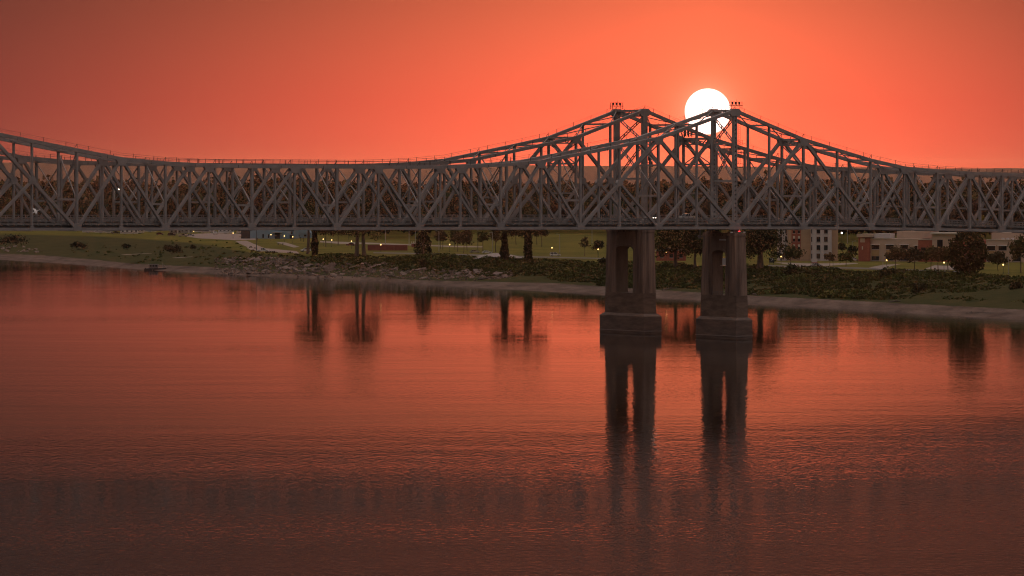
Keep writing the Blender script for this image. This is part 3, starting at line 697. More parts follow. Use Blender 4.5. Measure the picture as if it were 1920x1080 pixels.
# ------------------------------------------------------------------ river piers
def pier(name, label, root_loc, W_, top_l, bot_l, base_l, top_t, bot_t, base_t, z_top, z_spring, z_open, z_base, open_w, ledge=True):
    r = empty(name, root_loc, TH); tag(r, label, 'pier'); yc = W_/2
    def lt(z): f = (z-z_base)/(z_top-z_base); return bot_l+(top_l-bot_l)*f, bot_t+(top_t-bot_t)*f
    l0, t0 = lt(z_base); l1, t1 = lt(z_open); l2, t2 = lt(z_top)
    # plinth with a sloped shoulder
    m = MB(); m.taper(0, yc, -4, z_base-0.75, base_t, base_l, base_t, base_l); m.taper(0, yc, z_base-0.75, z_base, base_t, base_l, bot_t+0.3, bot_l+0.3); m.build('plinth', M['plinth'], r)
    if ledge: m = MB(); m.taper(0, yc, 0.62, 0.84, base_t+0.24, base_l+0.24, base_t+0.24, base_l+0.24); m.build('ledge', M['ledge'], r)
    MB().taper(0, yc, z_base, z_open, t0, l0, t1, l1).build('lower_shaft', M['flood'], r)
    # two columns: battered outside, plumb at the opening
    for sg in (-1, 1):
        o0, o1 = sg*l1/2, sg*l2/2; i0 = sg*open_w/2
        def pt(z, yy, tt, sx): return (sx*tt/2, yc+yy, z)
        a = [pt(z_open, i0, t1, -1), pt(z_open, i0, t1, 1), pt(z_open, o0, t1, 1), pt(z_open, o0, t1, -1)]; b = [pt(z_top, i0, t2, -1), pt(z_top, i0, t2, 1), pt(z_top, o1, t2, 1), pt(z_top, o1, t2, -1)]
        MB().quad_box(a+b).build('column', M['pier'], r)
        # added thin panel: cleaner concrete, its paler colour standing for the lit inner face
        ya_, yb2 = sorted((yc+i0-sg*0.05, yc+i0-sg*0.004))
        MB().box(-t2/2+0.12, t2/2-0.12, ya_, yb2, z_open+0.01, z_spring-0.05).build('lightened_inner_face', M['pierwall'], r)
        # pilaster strips that give the column its fluted look
        m = MB()
        for sx in (-1, 1):
            for yy in (0.28, 0.72):
                ya = i0+(o0-i0)*yy; yb_ = i0+(o1-i0)*yy; ta, tb = t1/2*sx, t2/2*sx
                m.quad_box([(ta-0.1, yc+ya-0.3, z_open+0.4), (ta+0.1, yc+ya-0.3, z_open+0.4), (ta+0.1, yc+ya+0.3, z_open+0.4), (ta-0.1, yc+ya+0.3, z_open+0.4),
                            (tb-0.1, yc+yb_-0.3, z_top-1.2), (tb+0.1, yc+yb_-0.3, z_top-1.2), (tb+0.1, yc+yb_+0.3, z_top-1.2), (tb-0.1, yc+yb_+0.3, z_top-1.2)])
        m.build('pilaster', M['pier'], r)
        m = MB(); m.cbox(0, yc+sg*W_/2, z_top+0.19, t2*0.8, min(3.2, abs(o1-i0)*0.8), 0.38); m.build('bearing_seat', M['pier'], r)
    # arch between the columns
    n = 14; hw = open_w/2-0.002; rise = z_spring+1.15
    poly = [(yc-hw, z_top-0.004), (yc+hw, z_top-0.004)]
    for i in range(n+1):
        g = math.pi*i/n; poly.append((yc+hw*math.cos(g), z_spring+(rise-z_spring)*math.sin(g)))
    tm = lt((z_top+z_spring)/2)[1]-0.10
    MB().prism(poly, 'x', -tm/2, tm/2).build('arch_beam', M['pierwall'], r)
    rim = MB()
    for i in range(n):
        g0, g1 = math.pi*i/n, math.pi*(i+1)/n
        for sx in (-1, 1):
            p = Vector((sx*(tm/2+0.08), yc+(hw+0.2)*math.cos(g0), z_spring+(rise-z_spring+0.25)*math.sin(g0))); q_ = Vector((sx*(tm/2+0.08), yc+(hw+0.2)*math.cos(g1), z_spring+(rise-z_spring+0.25)*math.sin(g1)))
            rim.beam(p, q_, 0.25, 0.55, (1, 0, 0))
    rim.build('arch_moulding', M['pierwall'], r)
    m = MB(); m.taper(0, yc, z_top-0.9, z_top-0.35, t2+0.35, l2+0.35, t2+0.35, l2+0.35); m.build('cornice', M['pier'], r)
    return r
W1 = 0.808167*L; W2 = 1.1227*L
fp = pier('bridge_pier', 'narrower stained concrete pier with arched opening, right one in the river, under the near bridge', ORG, W1, 15.8, 18.0, 19.8, 3.5, 3.9, 5.6, 29.55, 23.6, 12.0, 5.9, 6.5)
rp = pier('bridge_pier', 'broader stained concrete pier with arched opening, left one in the river, under the far bridge', rear_loc, W2, 18.8, 20.4, 23.4, 4.0, 4.4, 6.0, 30.1, 24.2, 11.6, 5.7, 8.9)
# boxes and signs fixed to the near pier
MB().cbox(-2.05, 3.0, 27.6, 0.15, 3.2, 0.42).build('pier_sign', M['white'], fp)
m = MB(); m.cbox(-1.6, 2.6, 21.5, 0.5, 1.6, 1.9); m.cbox(-1.8, 2.6, 20.4, 1.2, 2.2, 0.12); m.build('gauge_house', M['white'], fp)
m = MB(); 
for yy in (2.0, 3.3, 4.6, 5.9, 7.2, 8.5): m.tube((-1.7, yy, 12.0), (-1.7, yy, 13.1), 0.05, n=5)
m.cbox(-1.7, W1/2, 13.1, 0.07, 6.6, 0.07); m.cbox(-1.7, W1/2, 12.6, 0.07, 6.6, 0.07); m.build('guard_rail', M['rail'], fp)
# off-frame piers that carry the far ends
for nm, lb, k, loc, W_, B_ in (('bridge_pier', 'concrete pier of the near bridge beyond the left edge of the picture', 20, ORG, W1, FB), ('bridge_pier', 'concrete pier of the far bridge beyond the left edge of the picture', 22, rear_loc, W2, RB)):
    b = B_(k, 0); l = Matrix.Rotation(TH, 3, 'Z') @ Vector((b.x, 0, 0))
    pier(nm, lb, loc+l, W_, 14.6 if W_ < 12 else 18.2, 16.4 if W_ < 12 else 19.6, 18.6 if W_ < 12 else 22.2, 4.3, 4.8, 6.4, b.z-1.4, 23.6, 12.0, 5.9, 5.6 if W_ < 12 else 7.0)

# ------------------------------------------------------------------ vehicles
def wheel(parent, x, y, r, w):
    o = MB().tube((x, y-w/2, r), (x, y+w/2, r), r, n=14).build('wheel', M['black'], parent)
    MB().tube((x, y-w/2-0.012, r), (x, y+w/2+0.012, r), r*0.55, n=10).build('rim', M['pole'], o); return o
def vehicle(name, label, cat, loc, rz, paint, style, lit=False, group=None):
    r = empty(name, loc, rz); tag(r, label, cat, group)
    st = {'sedan': (4.7, 1.8, [(-2.3, .35), (-2.35, .75), (-1.9, .95), (1.0, .98), (2.2, .80), (2.35, .5), (2.3, .35)], [(-1.75, .94), (-1.15, 1.42), (0.25, 1.44), (1.05, .97)]),
          'suv': (4.8, 1.9, [(-2.35, .4), (-2.4, 1.0), (-2.3, 1.08), (1.0, 1.08), (2.25, .95), (2.4, .6), (2.3, .4)], [(-2.25, 1.07), (-1.95, 1.74), (0.35, 1.76), (1.15, 1.07)]),
          'pickup': (5.7, 1.95, [(-2.8, .5), (-2.85, 1.08), (0.9, 1.1), (2.6, 1.02), (2.85, .7), (2.8, .5)], [(-0.85, 1.08), (-0.65, 1.82), (0.65, 1.84), (1.3, 1.09)])}[style]
    ln, wd, prof_, cab = st
    b = MB().prism(prof_, 'y', -wd/2, wd/2).build('body', paint, r)
    MB().prism(cab, 'y', -wd/2+0.10, wd/2-0.10).build('window_glass', M['glass'], r)
    cx = [c[0] for c in cab]; top = max(c[1] for c in cab); ts_ = [c for c in cab if c[1] > top-0.05]
    m = MB(); m.box(ts_[0][0]-0.05, ts_[1][0]+0.05, -wd/2+0.12, wd/2-0.12, top-0.02, top+0.06)
    for a, bb in ((cab[0], cab[1]), (cab[2], cab[3])):
        for sy in (-1, 1): m.beam((a[0], sy*(wd/2-0.1), a[1]), (bb[0], sy*(wd/2-0.1), bb[1]), 0.10, 0.12)
    mx = (ts_[0][0]+ts_[1][0])/2
    for sy in (-1, 1): m.beam((mx, sy*(wd/2-0.1), cab[0][1]), (mx, sy*(wd/2-0.1), top), 0.08, 0.14)
    m.build('roof', paint, r)
    wb = ln*0.30; rr = 0.36 if style == 'sedan' else 0.40
    for sx in (-1, 1):
        for sy in (-1, 1): wheel(r, sx*wb, sy*(wd/2-0.1), rr, 0.24)
    fx = prof_[-2][0]
    for sy in (-1, 1):
        MB().cbox(fx-0.06, sy*(wd/2-0.32), 0.70, 0.16, 0.38, 0.20).build('headlight', M['litw'] if lit else M['cream'], r)
        MB().cbox(-ln/2+0.02, sy*(wd/2-0.25), 0.85, 0.10, 0.28, 0.22).build('tail_light', M['redwall'], r)
    m = MB(); m.cbox(ln/2-0.05, 0, 0.48, 0.18, wd*0.92, 0.2); m.cbox(-ln/2+0.05, 0, 0.48, 0.18, wd*0.92, 0.2); m.build('bumper', M['dark'], r)
    return r
P_white = M['white']; P_dark = mat('dark_car_paint', (0.03, 0.03, 0.034), 0.25); P_silver = mat('silver_car_paint', (0.42, 0.41, 0.40), 0.3, 0.4); P_red = mat('maroon_car_paint', (0.16, 0.03, 0.03), 0.3); P_tan = mat('tan_car_paint', (0.33, 0.28, 0.22), 0.4)
def veh_px(x, y, *a, **k): return vehicle(a[0], a[1], a[2], gpx(x, y), *a[3:], **k)
veh_px(1041, 480.5, 'parked_car', 'white car with dark windows alone on the lawn road left of the broad pier', 'car', R(8), P_white, 'suv')
veh_px(493, 472.5, 'pickup_truck', 'white pickup truck at the top of the rocky bank, left of the ivy-covered trunk', 'truck', R(-6), P_white, 'pickup')
veh_px(573, 472, 'parked_car', 'white and dark car half hidden behind the bare trunk above the rocks', 'car', R(200), P_white, 'suv')
veh_px(462, 447, 'parked_car', 'white car with headlight on, just left of the blue building', 'car', R(-30), P_white, 'suv', lit=True)
veh_px(657, 461, 'parked_car', 'maroon car with pale roof left of the two-trunk tree', 'car', R(170), P_red, 'sedan')
veh_px(890, 474.5, 'parked_car', 'silver car parked by the grey gravel heap', 'car', R(5), P_silver, 'sedan')
veh_px(913, 475.5, 'parked_car', 'low white car directly behind the grey gravel heap', 'car', R(5), P_white, 'sedan')
veh_px(1531, 500.5, 'parked_car', 'pale car on the drive in front of the white hotel wing', 'car', R(20), P_silver, 'sedan')
veh_px(1543, 488.5, 'parked_car', 'white car parked at the foot of the white hotel wing', 'car', R(80), P_white, 'suv')
veh_px(1601, 490, 'parked_car', 'white car at the left corner of the brick office building', 'car', R(60), P_white, 'sedan')
# vehicles on the far bridge
def on_rear(s, y): 
    k = Matrix.Rotation(TH, 3, 'Z') @ Vector((s, y, 0)); return rear_loc+k+Vector((0, 0, elev(s)+0.55+1.19))
vehicle('pickup_truck', 'white pickup truck crossing the far bridge just left of the near tower', 'truck', on_rear(17.0, 3.2), TH+math.pi, P_white, 'pickup')
vehicle('moving_car', 'dark car with two lit headlights crossing the far bridge left of the white pickup', 'car', on_rear(8.0, 3.2), TH+math.pi, P_dark, 'sedan', lit=True)

# trailers and cars of the camping ground on the left
def trailer(label, x, y, ln, hgt, paint, rz, nwin, motor=False):
    r = empty('motorhome' if motor else 'travel_trailer', gpx(x, y), rz); tag(r, label, 'camper')
    MB().prism([(-ln/2, .55), (-ln/2-0.0, hgt-.25), (-ln/2+.3, hgt), (ln/2-.5, hgt), (ln/2, hgt-.7 if not motor else hgt-.4), (ln/2+(0.0 if not motor else .35), 1.2), (ln/2-.1, .55)], 'y', -1.25, 1.25).build('body', paint, r)
    for i in range(nwin):
        xx = -ln/2+ln*(i+0.6)/nwin
        w = MB().cbox(xx, -1.27, 1.95+0.1*(i % 2), 0.95+0.3*(i % 2), 0.06, 0.75).build('window', M['glass'], r)
    MB().cbox(ln*0.22, -1.265, 1.5, 0.72, 0.05, 1.85).build('door', M['cream'], r)
    MB().cbox(0, -1.262, 1.15, ln*0.94, 0.03, 0.22).build('stripe', M['dark'] if rnd.random() < .5 else M['redwall'], r)
    MB().cbox(-ln*0.12, -1.42, hgt-0.22, ln*0.42, 0.3, 0.16).build('awning', M['cream'], r)
    MB().cbox(-ln*.15, 0, hgt+0.14, 0.9, 0.8, 0.28).build('roof_vent', M['pale'], r)
    for sx in ((-0.42, 0.42) if not motor else (-2.6, 2.6)):
        for sy in (-1, 1): wheel(r, sx-(0.4 if not motor else 0), sy*1.08, 0.38, 0.25)
    return r
for a in [('long white travel trailer with three windows, leftmost in the camping ground', 166, 437.0, 7.6, 3.3, P_white, R(2), 3), ('white travel trailer second from the left in the camping ground', 190, 437.4, 8.0, 3.2, P_white, R(-3), 3),
          ('short white camper third from the left in the camping ground', 205, 438, 4.4, 2.9, M['cream'], R(4), 2),
          ('big white motorhome in the middle of the left camping row', 242, 439.5, 10.6, 3.6, P_white, R(3), 4, True), ('small cream camper touching the right end of the big motorhome', 263, 438.2, 4.6, 3.4, M['cream'], R(-8), 2),
          ('white trailer behind the awning posts, right of the motorhome', 282, 435.5, 7.5, 3.3, P_white, R(5), 3),
          ('dull tan trailer in the middle of the camping ground', 329, 439.5, 7.0, 3.1, P_tan, R(-4), 3), ('dark sided trailer under the lit lamp in the camping ground', 349, 438.5, 7.6, 3.2, P_silver, R(2), 3),
          ('white trailer at the back, third from the blue building', 375, 436.5, 7.0, 3.2, P_white, R(3), 2), ('white motorhome at the back, second from the blue building', 389, 437.2, 7.8, 3.3, P_white, R(-2), 3, True),
          ('white fifth-wheel trailer next to the blue building', 424, 438, 9.6, 3.5, P_white, R(1), 4), ('cream camper close to the dark doorway of the blue building', 452, 438.5, 5.2, 3.4, M['cream'], R(-3), 2)]:
    trailer(*a)
for lb, x, y, rz, pt, st in [('dark pickup between the first trailers on the left', 217, 439, R(10), P_dark, 'pickup'), ('maroon car parked by the awning posts', 300, 440.5, R(-5), P_red, 'sedan'), ('silver car in front of the tan trailer', 357, 443.0, R(4), P_silver, 'sedan'),
                         ('dark car in front of the tan trailer', 322, 442.5, R(-3), P_dark, 'suv'), ('tan pickup parked mid row in the camping ground', 343, 444.3, R(2), P_tan, 'pickup'), ('white pickup facing out of the camping ground, right of the lit lamp', 404, 439.5, R(-95), P_white, 'pickup')]:
    veh_px(x, y, 'parked_car' if st != 'pickup' else 'pickup_truck', lb, 'car' if st != 'pickup' else 'truck', rz, pt, st)

# ------------------------------------------------------------------ buildings
def facing(pa, pb):
    """empty at ground point pa with local +x towards pb"""
    return math.atan2(pb.y-pa.y, pb.x-pa.x)
def window(root, x0, x1, z0, z1, y, nm='window', frame=None, mull=1, lintel=None):
    w = MB().box(x0, x1, y-0.10, y+0.12, z0, z1).build(nm, frame or M['dark'], root)
    n = mull+1
    for i in range(n):
        a = x0+0.08+(x1-x0-0.16)*i/n; b = x0+0.08+(x1-x0-0.16)*(i+1)/n
        MB().box(a+0.03, b-0.03, y-0.125, y-0.10, z0+0.08, z1-0.08).build('pane', M['glass'], w)
    if lintel: MB().box(x0-0.35, x1+0.35, y-0.75, y+0.0, z1+0.05, z1+0.30).build('lintel', lintel, w)
    MB().box(x0-0.08, x1+0.08, y-0.2, y, z0-0.14, z0-0.002).build('sill', M['pale'], w)
    return w
# blue sheet-metal building
pa = gpx(469, 447.5); s_ = pa.y/F
bl = empty('blue_building', pa, R(-7)); tag(bl, 'pale blue sheet-metal building with dark doorway behind the lawn', 'building')
BW = 83*s_/math.cos(R(7)); BH = 8.2
MB().box(0, BW, 0, 16, 0, BH).build('wall', M['blue'], bl)
m = MB()
for i in range(int(BW/0.9)): m.box(i*0.9+0.35, i*0.9+0.45, -0.05, -0.003, 0.2, BH-0.2)
m.build('wall_ribs', M['blue'], bl)['kind'] = 'stuff'
MB().prism([(-0.4, BH), (BW+0.4, BH), (BW+0.4, BH+0.35), (-0.4, BH+0.35)], 'y', -0.4, 16.4).build('roof', M['pale'], bl)
MB().box(-5.4, -0.02, 1.0, 14, 0, 6.6).build('dark_bay', M['dark'], bl)
for x0, w_, z0, z1 in ((7.0, .9, .4, 2.6), (10.2, .8, .4, 2.5), (23.4, .9, 2.5, 4.2)): window(bl, x0, x0+w_, z0, z1, 0, mull=0)
MB().box(14.2, 17.0, -0.1, -0.005, 0.0, 3.3).build('door', M['dark'], bl); MB().box(13.0, 18.2, -1.7, 0, 3.5, 3.75).build('canopy', M['pale'], bl)
MB().box(22.8, 24.8, -1.2, -0.02, 0.0, 2.2).build('utility_cabinet', M['dark'], bl)
pb = gpx(566, 446.5); b2 = empty('low_blue_shed', pb, R(-4)); tag(b2, 'low blue-roofed shed right of the blue building, behind the ivy trunk', 'shed')
MB().box(-4.2, 5.0, 0, 9, 0, 2.6).build('wall', M['blue'], b2); MB().prism([(-4.5, 2.6), (5.3, 2.6), (3.6, 4.6), (-4.5, 5.6)], 'y', -0.3, 9.3).build('roof', M['blue'], b2)
for x0 in (-2.8, 1.2): window(b2, x0, x0+1.4, 0.9, 2.0, 0, mull=1)

# red steel retaining wall / containers by the lawn
pa = gpx(689, 470); s_ = pa.y/F
rw = empty('red_container_row', pa, R(-3)); tag(rw, 'long dark red steel container row at the lawn edge right of the two-trunk tree', 'container')
LW = 75*s_; 
for i in range(3):
    a, b = LW*i/3+0.06, LW*(i+1)/3-0.06
    c = MB().box(a, b, 0, 2.6, 0.1, 2.75).build('container', M['redwall'], rw); m = MB()
    for j in range(int((b-a)/0.5)): m.box(a+0.15+j*0.5, a+0.37+j*0.5, -0.05, -0.003, 0.3, 2.6)
    m.build('corrugation', M['redwall'], c)
pa = gpx(779, 463); r2 = empty('red_shed', pa, 0); tag(r2, 'small red shed with pale slatted top left of the dark cypress', 'shed')
MB().box(-2.0, 2.6, 0, 3, 0, 1.7).build('wall', M['redwall'], r2); MB().box(-2.3, 2.9, -0.2, 3.2, 1.7, 1.85).build('roof', M['pale'], r2)
for i in range(6): MB().box(-2.0+i*0.8, -1.7+i*0.8, -0.12, -0.01, 1.86, 2.7).build('slat', M['pale'], r2)
pa = gpx(1262, 489); r3 = empty('brick_hut', pa, 0); tag(r3, 'low red brick hut half hidden by trees between the two piers', 'hut')
MB().box(-7, 5.5, 0, 6, 0, 4.2).build('wall', M['brick'], r3); MB().prism([(-7.4, 4.2), (5.9, 4.2), (4.6, 5.5), (-6.1, 5.5)], 'y', -0.4, 6.4).build('roof', M['roofgrey'], r3)
for x0 in (-5.5, -1.5, 2.6): window(r3, x0, x0+1.5, 1.3, 2.9, 0)

# hotel
def bpx(x): return x
pa = gpx(1478, 489); pb_ = gpx(1571, 491); YH = 2085.0; s_ = YH/F
hx = lambda x: (x-1478)*s_
ht = empty('hotel', ((1478-960)*s_, YH, G0), 0.0); tag(ht, 'four-storey tan and white hotel behind the lawn, right of the near pier', 'building')
HT = 14.8
MB().box(hx(1478), hx(1520)-0.004, 0, 14, 0, HT).build('tan_wing', M['tan'], ht)
MB().box(hx(1520), hx(1559), -1.6, 13, 0, HT-0.6).build('white_wing', M['pale'], ht)
MB().box(hx(1559)+0.004, hx(1571), -0.5, 14, 0, HT+0.3).build('tan_stair_tower', M['tan'], ht)
MB().box(hx(1461), hx(1478)-0.004, 5.0, 14, 0, HT-1.2).build('rear_wing', M['pale'], ht)
for a, b, y0, zz in ((1478, 1520, -0.35, HT), (1520, 1559, -1.95, HT-0.6), (1559, 1571, -0.85, HT+0.3), (1461, 1478, 4.7, HT-1.2)):
    MB().box(hx(a)-0.1, hx(b)+0.1, y0, 14.3, zz+0.004, zz+0.5).build('parapet', M['beige'], ht)
MB().box(hx(1484), hx(1501.5), -0.12, -0.004, 2.2, HT-0.6).build('brick_bay', M['brick'], ht)
for fl, z in enumerate((1.0, 4.55, 8.1, 11.6)):
    for xw in (1486.2, 1495.6):
        w = window(ht, hx(xw), hx(xw+5.0), z, z+2.5, -0.13, mull=0, frame=M['brick'])
        if fl != 0: MB().box(hx(xw)+.1, hx(xw+5.0)-.1, -0.34, -0.27, z+1.35, z+2.45).build('curtain', M['cream'], w)
    for xw in (1530.6, 1544.6): window(ht, hx(xw), hx(xw+6.8), z, z+2.15, -1.6, mull=1, frame=M['dark'])
    window(ht, hx(1520.6), hx(1522.4), z, z+2.1, -1.6, mull=0)
    window(ht, hx(1473.5), hx(1476.6), z, z+2.1, 5.0, mull=0)
    window(ht, hx(1464), hx(1467.2), z, z+2.1, 5.0, mull=0)
# gabled sign in front of the hotel
pa = gpx(1527, 493.5); sg = empty('entrance_sign', pa, 0); tag(sg, 'pale gable-topped entrance sign in front of the white hotel wing', 'sign')
MB().prism([(-1.15, 0), (1.15, 0), (1.15, 1.7), (0, 2.7), (-1.15, 1.7)], 'y', -0.2, 0.2).build('sign_board', M['pale'], sg); MB().box(-1.4, 1.4, -0.35, 0.35, 0, 0.35).build('sign_base', M['brick'], sg)

# two-storey office building
YO = 2075.0; s_ = YO/F; ANG = R(-20)
of_ = empty('office_building', ((1611-960)*s_, YO, G0), ANG); tag(of_, 'long two-storey beige and red brick office building at the right', 'building')
def ox(x):   # local x on the facade for photo column x (facade turned by ANG)
    a = math.tan(0); kx = (x-960)/F
    # solve (X0 + l cos, Y0 + l sin): X = kx Y
    X0, Y0 = (1611-960)*s_, YO
    return (kx*Y0-X0)/(math.cos(ANG)-kx*math.sin(ANG))
HO = 9.6
MB().box(ox(1632)+.004, ox(1722)-.004, 0, 22, 0, HO).build('beige_wing', M['beige'], of_)
MB().box(ox(1722), ox(1849)-.004, -0.3, 22, 0, HO-0.5).build('brick_wing', M['brick'], of_)
MB().box(ox(1849), ox(1990), -0.1, 24, 0, HO-0.4).build('beige_end_wing', M['beige'], of_)
MB().box(ox(1611), ox(1632), -1.2, 12, 0, HO+0.6).build('brick_tower', M['brick'], of_)
MB().box(ox(1608.5), ox(1637), -1.9, 13, HO+0.604, HO+1.9).build('tower_cornice', M['beige'], of_)
MB().box(ox(1614.5), ox(1623), -1.32, -1.204, HO-1.6, HO+0.2).build('tower_panel', M['beige'], of_)
MB().box(ox(1638), ox(1667), 1.0, 9, HO+.004, HO+2.1).build('white_penthouse', M['pale'], of_)
MB().box(ox(1673), ox(1737), 7, 20, HO+.004, HO+3.1).build('plant_room', M['beige'], of_)
MB().box(ox(1749), ox(1803), -1.1, 9, 4.4, HO+2.0).build('entrance_block', M['beige'], of_)
MB().box(ox(1746), ox(1806), -1.8, 10, HO+2.004, HO+2.7).build('entrance_cornice', M['cream'], of_)
MB().box(ox(1850), ox(1925), 8, 20, HO-0.396, HO+2.6).build('plant_room', M['beige'], of_)
for a, b, y0, zz in ((1632.5, 1672, -0.25, HO), (1723, 1748, -0.5, HO-.5), (1850, 1990, -0.3, HO-.4)):
    MB().box(ox(a), ox(b), y0, 0.6, zz+0.006, zz+0.3).build('parapet', M['cream'], of_)
for i in range(3): MB().box(ox(1874+i*9), ox(1878+i*9), 3, 5, HO-0.39, HO+0.5).build('roof_unit', M['pale'], of_)
for xw in (1634.5, 1661.5, 1688.5): window(of_, ox(xw), ox(xw+14), 5.1, 7.0, 0, mull=3, lintel=M['white'])
window(of_, ox(1715), ox(1720), 4.9, 6.7, 0, mull=0, lintel=M['white'])
window(of_, ox(1727), ox(1744), 4.4, 6.0, -0.3, mull=3)
window(of_, ox(1758.5), ox(1769), 5.8, 9.3, -1.1, mull=2)
for xw in (1851, 1872.5, 1900, 1928, 1955): window(of_, ox(xw), ox(xw+15), 4.9, 6.8, -0.1, mull=3, lintel=M['white'])
for xw in (1634.5, 1661.5, 1688.5, 1851, 1900, 1928):
    MB().box(ox(xw), ox(xw+14), -0.16, -0.104, 2.4, 4.8).build('ochre_panel', M['panel'], of_); window(of_, ox(xw), ox(xw+14), 0.4, 2.2, -0.1, mull=3)
MB().box(ox(1617.5), ox(1619.5), -1.34, -1.21, 5.0, 6.4).build('wall_lamp', M['cream'], of_)

# ------------------------------------------------------------------ paved areas on the lawn (thin sheets just above the ground)
def sheet(name, pts, mt, up=0.05):
    ps = [gpx(x, y) for x, y in pts]; c = sum(ps, Vector())/len(ps)
    # subdivided fan so that the sheet follows the ground
    vs = []; fs = []; n = len(ps); rings = 8
    vs.append(c)
    for k in range(1, rings+1):
        for p in ps:
            vs.append(c.lerp(p, k/rings))
    vs2 = [(v_.x, v_.y, max(ground(v_.x, v_.y), G0-3)+up) for v_ in vs]
    for i in range(n): fs.append((0, 1+i, 1+(i+1) % n))
    for k in range(rings-1):
        for i in range(n): a = 1+k*n; fs.append((a+i, a+n+i, a+n+(i+1) % n, a+(i+1) % n))
    mm = MB(); mm.v = vs2; mm.f = fs; return tag(mm.build(name, mt), kind='structure')
sheet('gravel_drive', [(441, 452), (462, 451.5), (480, 462), (505, 467.5), (556, 471), (562, 475.5), (520, 476), (484, 471), (468, 468)], M['drive'])
sheet('camping_yard', [(330, 440.5), (400, 437), (470, 439), (480, 450), (440, 450.5), (372, 447)], M['drive'], 0.06)
sheet('concrete_path', [(516, 453.5), (536, 455), (562, 463), (551, 464.5), (528, 458)], M['path'], 0.08)
sheet('park_road', [(600, 452), (650, 454.5), (690, 455), (860, 461.5), (905, 462), (905, 464), (860, 463.8), (690, 457.5), (640, 457.5), (600, 454.5)], M['path'], 0.07)
sheet('river_road', [(700, 473), (790, 474.5), (900, 477.5), (1010, 481), (1140, 484), (1140, 486), (1010, 483.2), (900, 480), (790, 477), (700, 475)], M['asphalt'], 0.07)
sheet('hotel_drive', [(1452, 492), (1525, 494.5), (1605, 493), (1610, 494.6), (1535, 500), (1495, 499.5)], M['path'], 0.07)
sheet('hotel_road', [(1440, 497), (1500, 500), (1600, 501.5), (1700, 505), (1800, 509), (1800, 511), (1700, 507.5), (1590, 504), (1490, 502), (1440, 499)], M['asphalt'], 0.09)
sheet('parking_apron', [(1629, 502), (1656, 497), (1690, 495.5), (1672, 499), (1656, 505)], M['path'], 0.11)
sheet('parking_apron', [(1733, 505), (1752, 498), (1786, 499), (1794, 506.5)], M['path'], 0.11)

# heap of grey gravel
p = gpx(932, 486); gv = []; gf = []
nI, nJ = 28, 8
for j in range(nJ+1):
    for i in range(nI):
        g = 2*math.pi*i/nI; f = j/nJ
        X, Yy = p.x+math.cos(g)*13.0*f, p.y+14+math.sin(g)*12*f
        gv.append((X, Yy, ground(X, Yy)-0.1+(1-f**1.6)*2.4*(1+0.12*rnd.uniform(-1, 1))))
for j in range(nJ):
    for i in range(nI): gf.append((j*nI+i, (j+1)*nI+i, (j+1)*nI+(i+1) % nI, j*nI+(i+1) % nI))
m = MB(); m.v = gv; m.f = gf
tag(m.build('gravel_heap', M['gravel'], smooth=True), 'low heap of pale grey gravel beside the river road, behind two ivy trunks', 'gravel', kind='stuff')

# ------------------------------------------------------------------ trees
def limb_path(m, p, q, r0, r1, bend, n=4):
    prev = p; pr = r0
    for i in range(1, n+1):
        f = i/n; c = p.lerp(q, f)+bend*math.sin(math.pi*f); r = r0+(r1-r0)*f
        m.tube(prev, c, pr, r, n=7); prev = c; pr = r
def tree(label, x, y, hpx, wpx, col, trunk_frac=0.3, trunks=((0, 0),), dens=1.0, group=None, name='broadleaf_tree', bare=False, round_=False, leaf=0.38, tr=None, lean=0.0):
    b = gpx(x, y); s_ = b.y/F; h = hpx*s_; w = wpx*s_
    root = empty(name, b); tag(root, label, 'tree', group)
    m = MB(); z0 = h*trunk_frac; r0 = tr*s_/2 if tr else max(0.16, h*0.022)
    cz = z0+(h-z0)*0.52; rz = (h-z0)*0.54
    for tx, ty in trunks:
        top = Vector((tx*s_*0.6+lean*s_, ty, z0+(h-z0)*0.45))
        limb_path(m, Vector((tx*s_, ty, -0.5)), top, r0, r0*0.45, Vector((0.3*rnd.uniform(-1, 1), 0.2, 0)), 5)
        for i in range(7):
            g = 2*math.pi*(i/7)+rnd.uniform(-.3, .3); st = Vector((tx*s_, ty, 0)).lerp(top, rnd.uniform(0.62, 0.98)); e = Vector((top.x+math.cos(g)*w*0.38, top.y+math.sin(g)*w*0.38, z0+(h-z0)*rnd.uniform(0.35, 0.85)))
            limb_path(m, st, e, r0*0.42, r0*0.10, Vector((0, 0, -0.3)), 3)
            if bare:
                for _ in range(5):
                    e2 = e+Vector((rnd.uniform(-1, 1), rnd.uniform(-1, 1), rnd.uniform(0.0, 1.2)))*w*0.16; m.tube(st.lerp(e, rnd.uniform(.5, 1)), e2, r0*0.10, r0*0.04, n=4)
    m.build('trunk', M['bark'], root)
    vol = w*w*(h-z0); ncl = int(min(70, 16+vol**0.5*0.8)); per = int((46 if not bare else 12)*dens)
    pts_, sh = blob(ncl, per, w/2*0.92, w/2*0.92, rz*0.95, w*0.12+0.25)
    if round_:
        d = nr.normal(size=(3600, 3)); d /= np.linalg.norm(d, axis=1)[:, None]; lob = 1+0.07*np.sin(d[:, 0]*9+d[:, 2]*7)+0.05*np.sin(d[:, 1]*13+2+d[:, 2]*5)
        pts_ = d*(nr.uniform(0.45, 1.0, 3600)**0.5*lob)[:, None]*np.array([w/2, w/2, rz]); sh = 0.8+0.4*nr.uniform(size=3600)
    pts_ = pts_+np.array([lean*s_, 0, cz])
    obj('crown', leaf_mesh('crown', pts_, leaf, np.array(col), sh), root)
    return root
DKG = (0.040, 0.042, 0.016); OLV = (0.075, 0.070, 0.022); BRN = (0.095, 0.066, 0.030); RST = (0.11, 0.060, 0.028); YLG = (0.10, 0.09, 0.022)
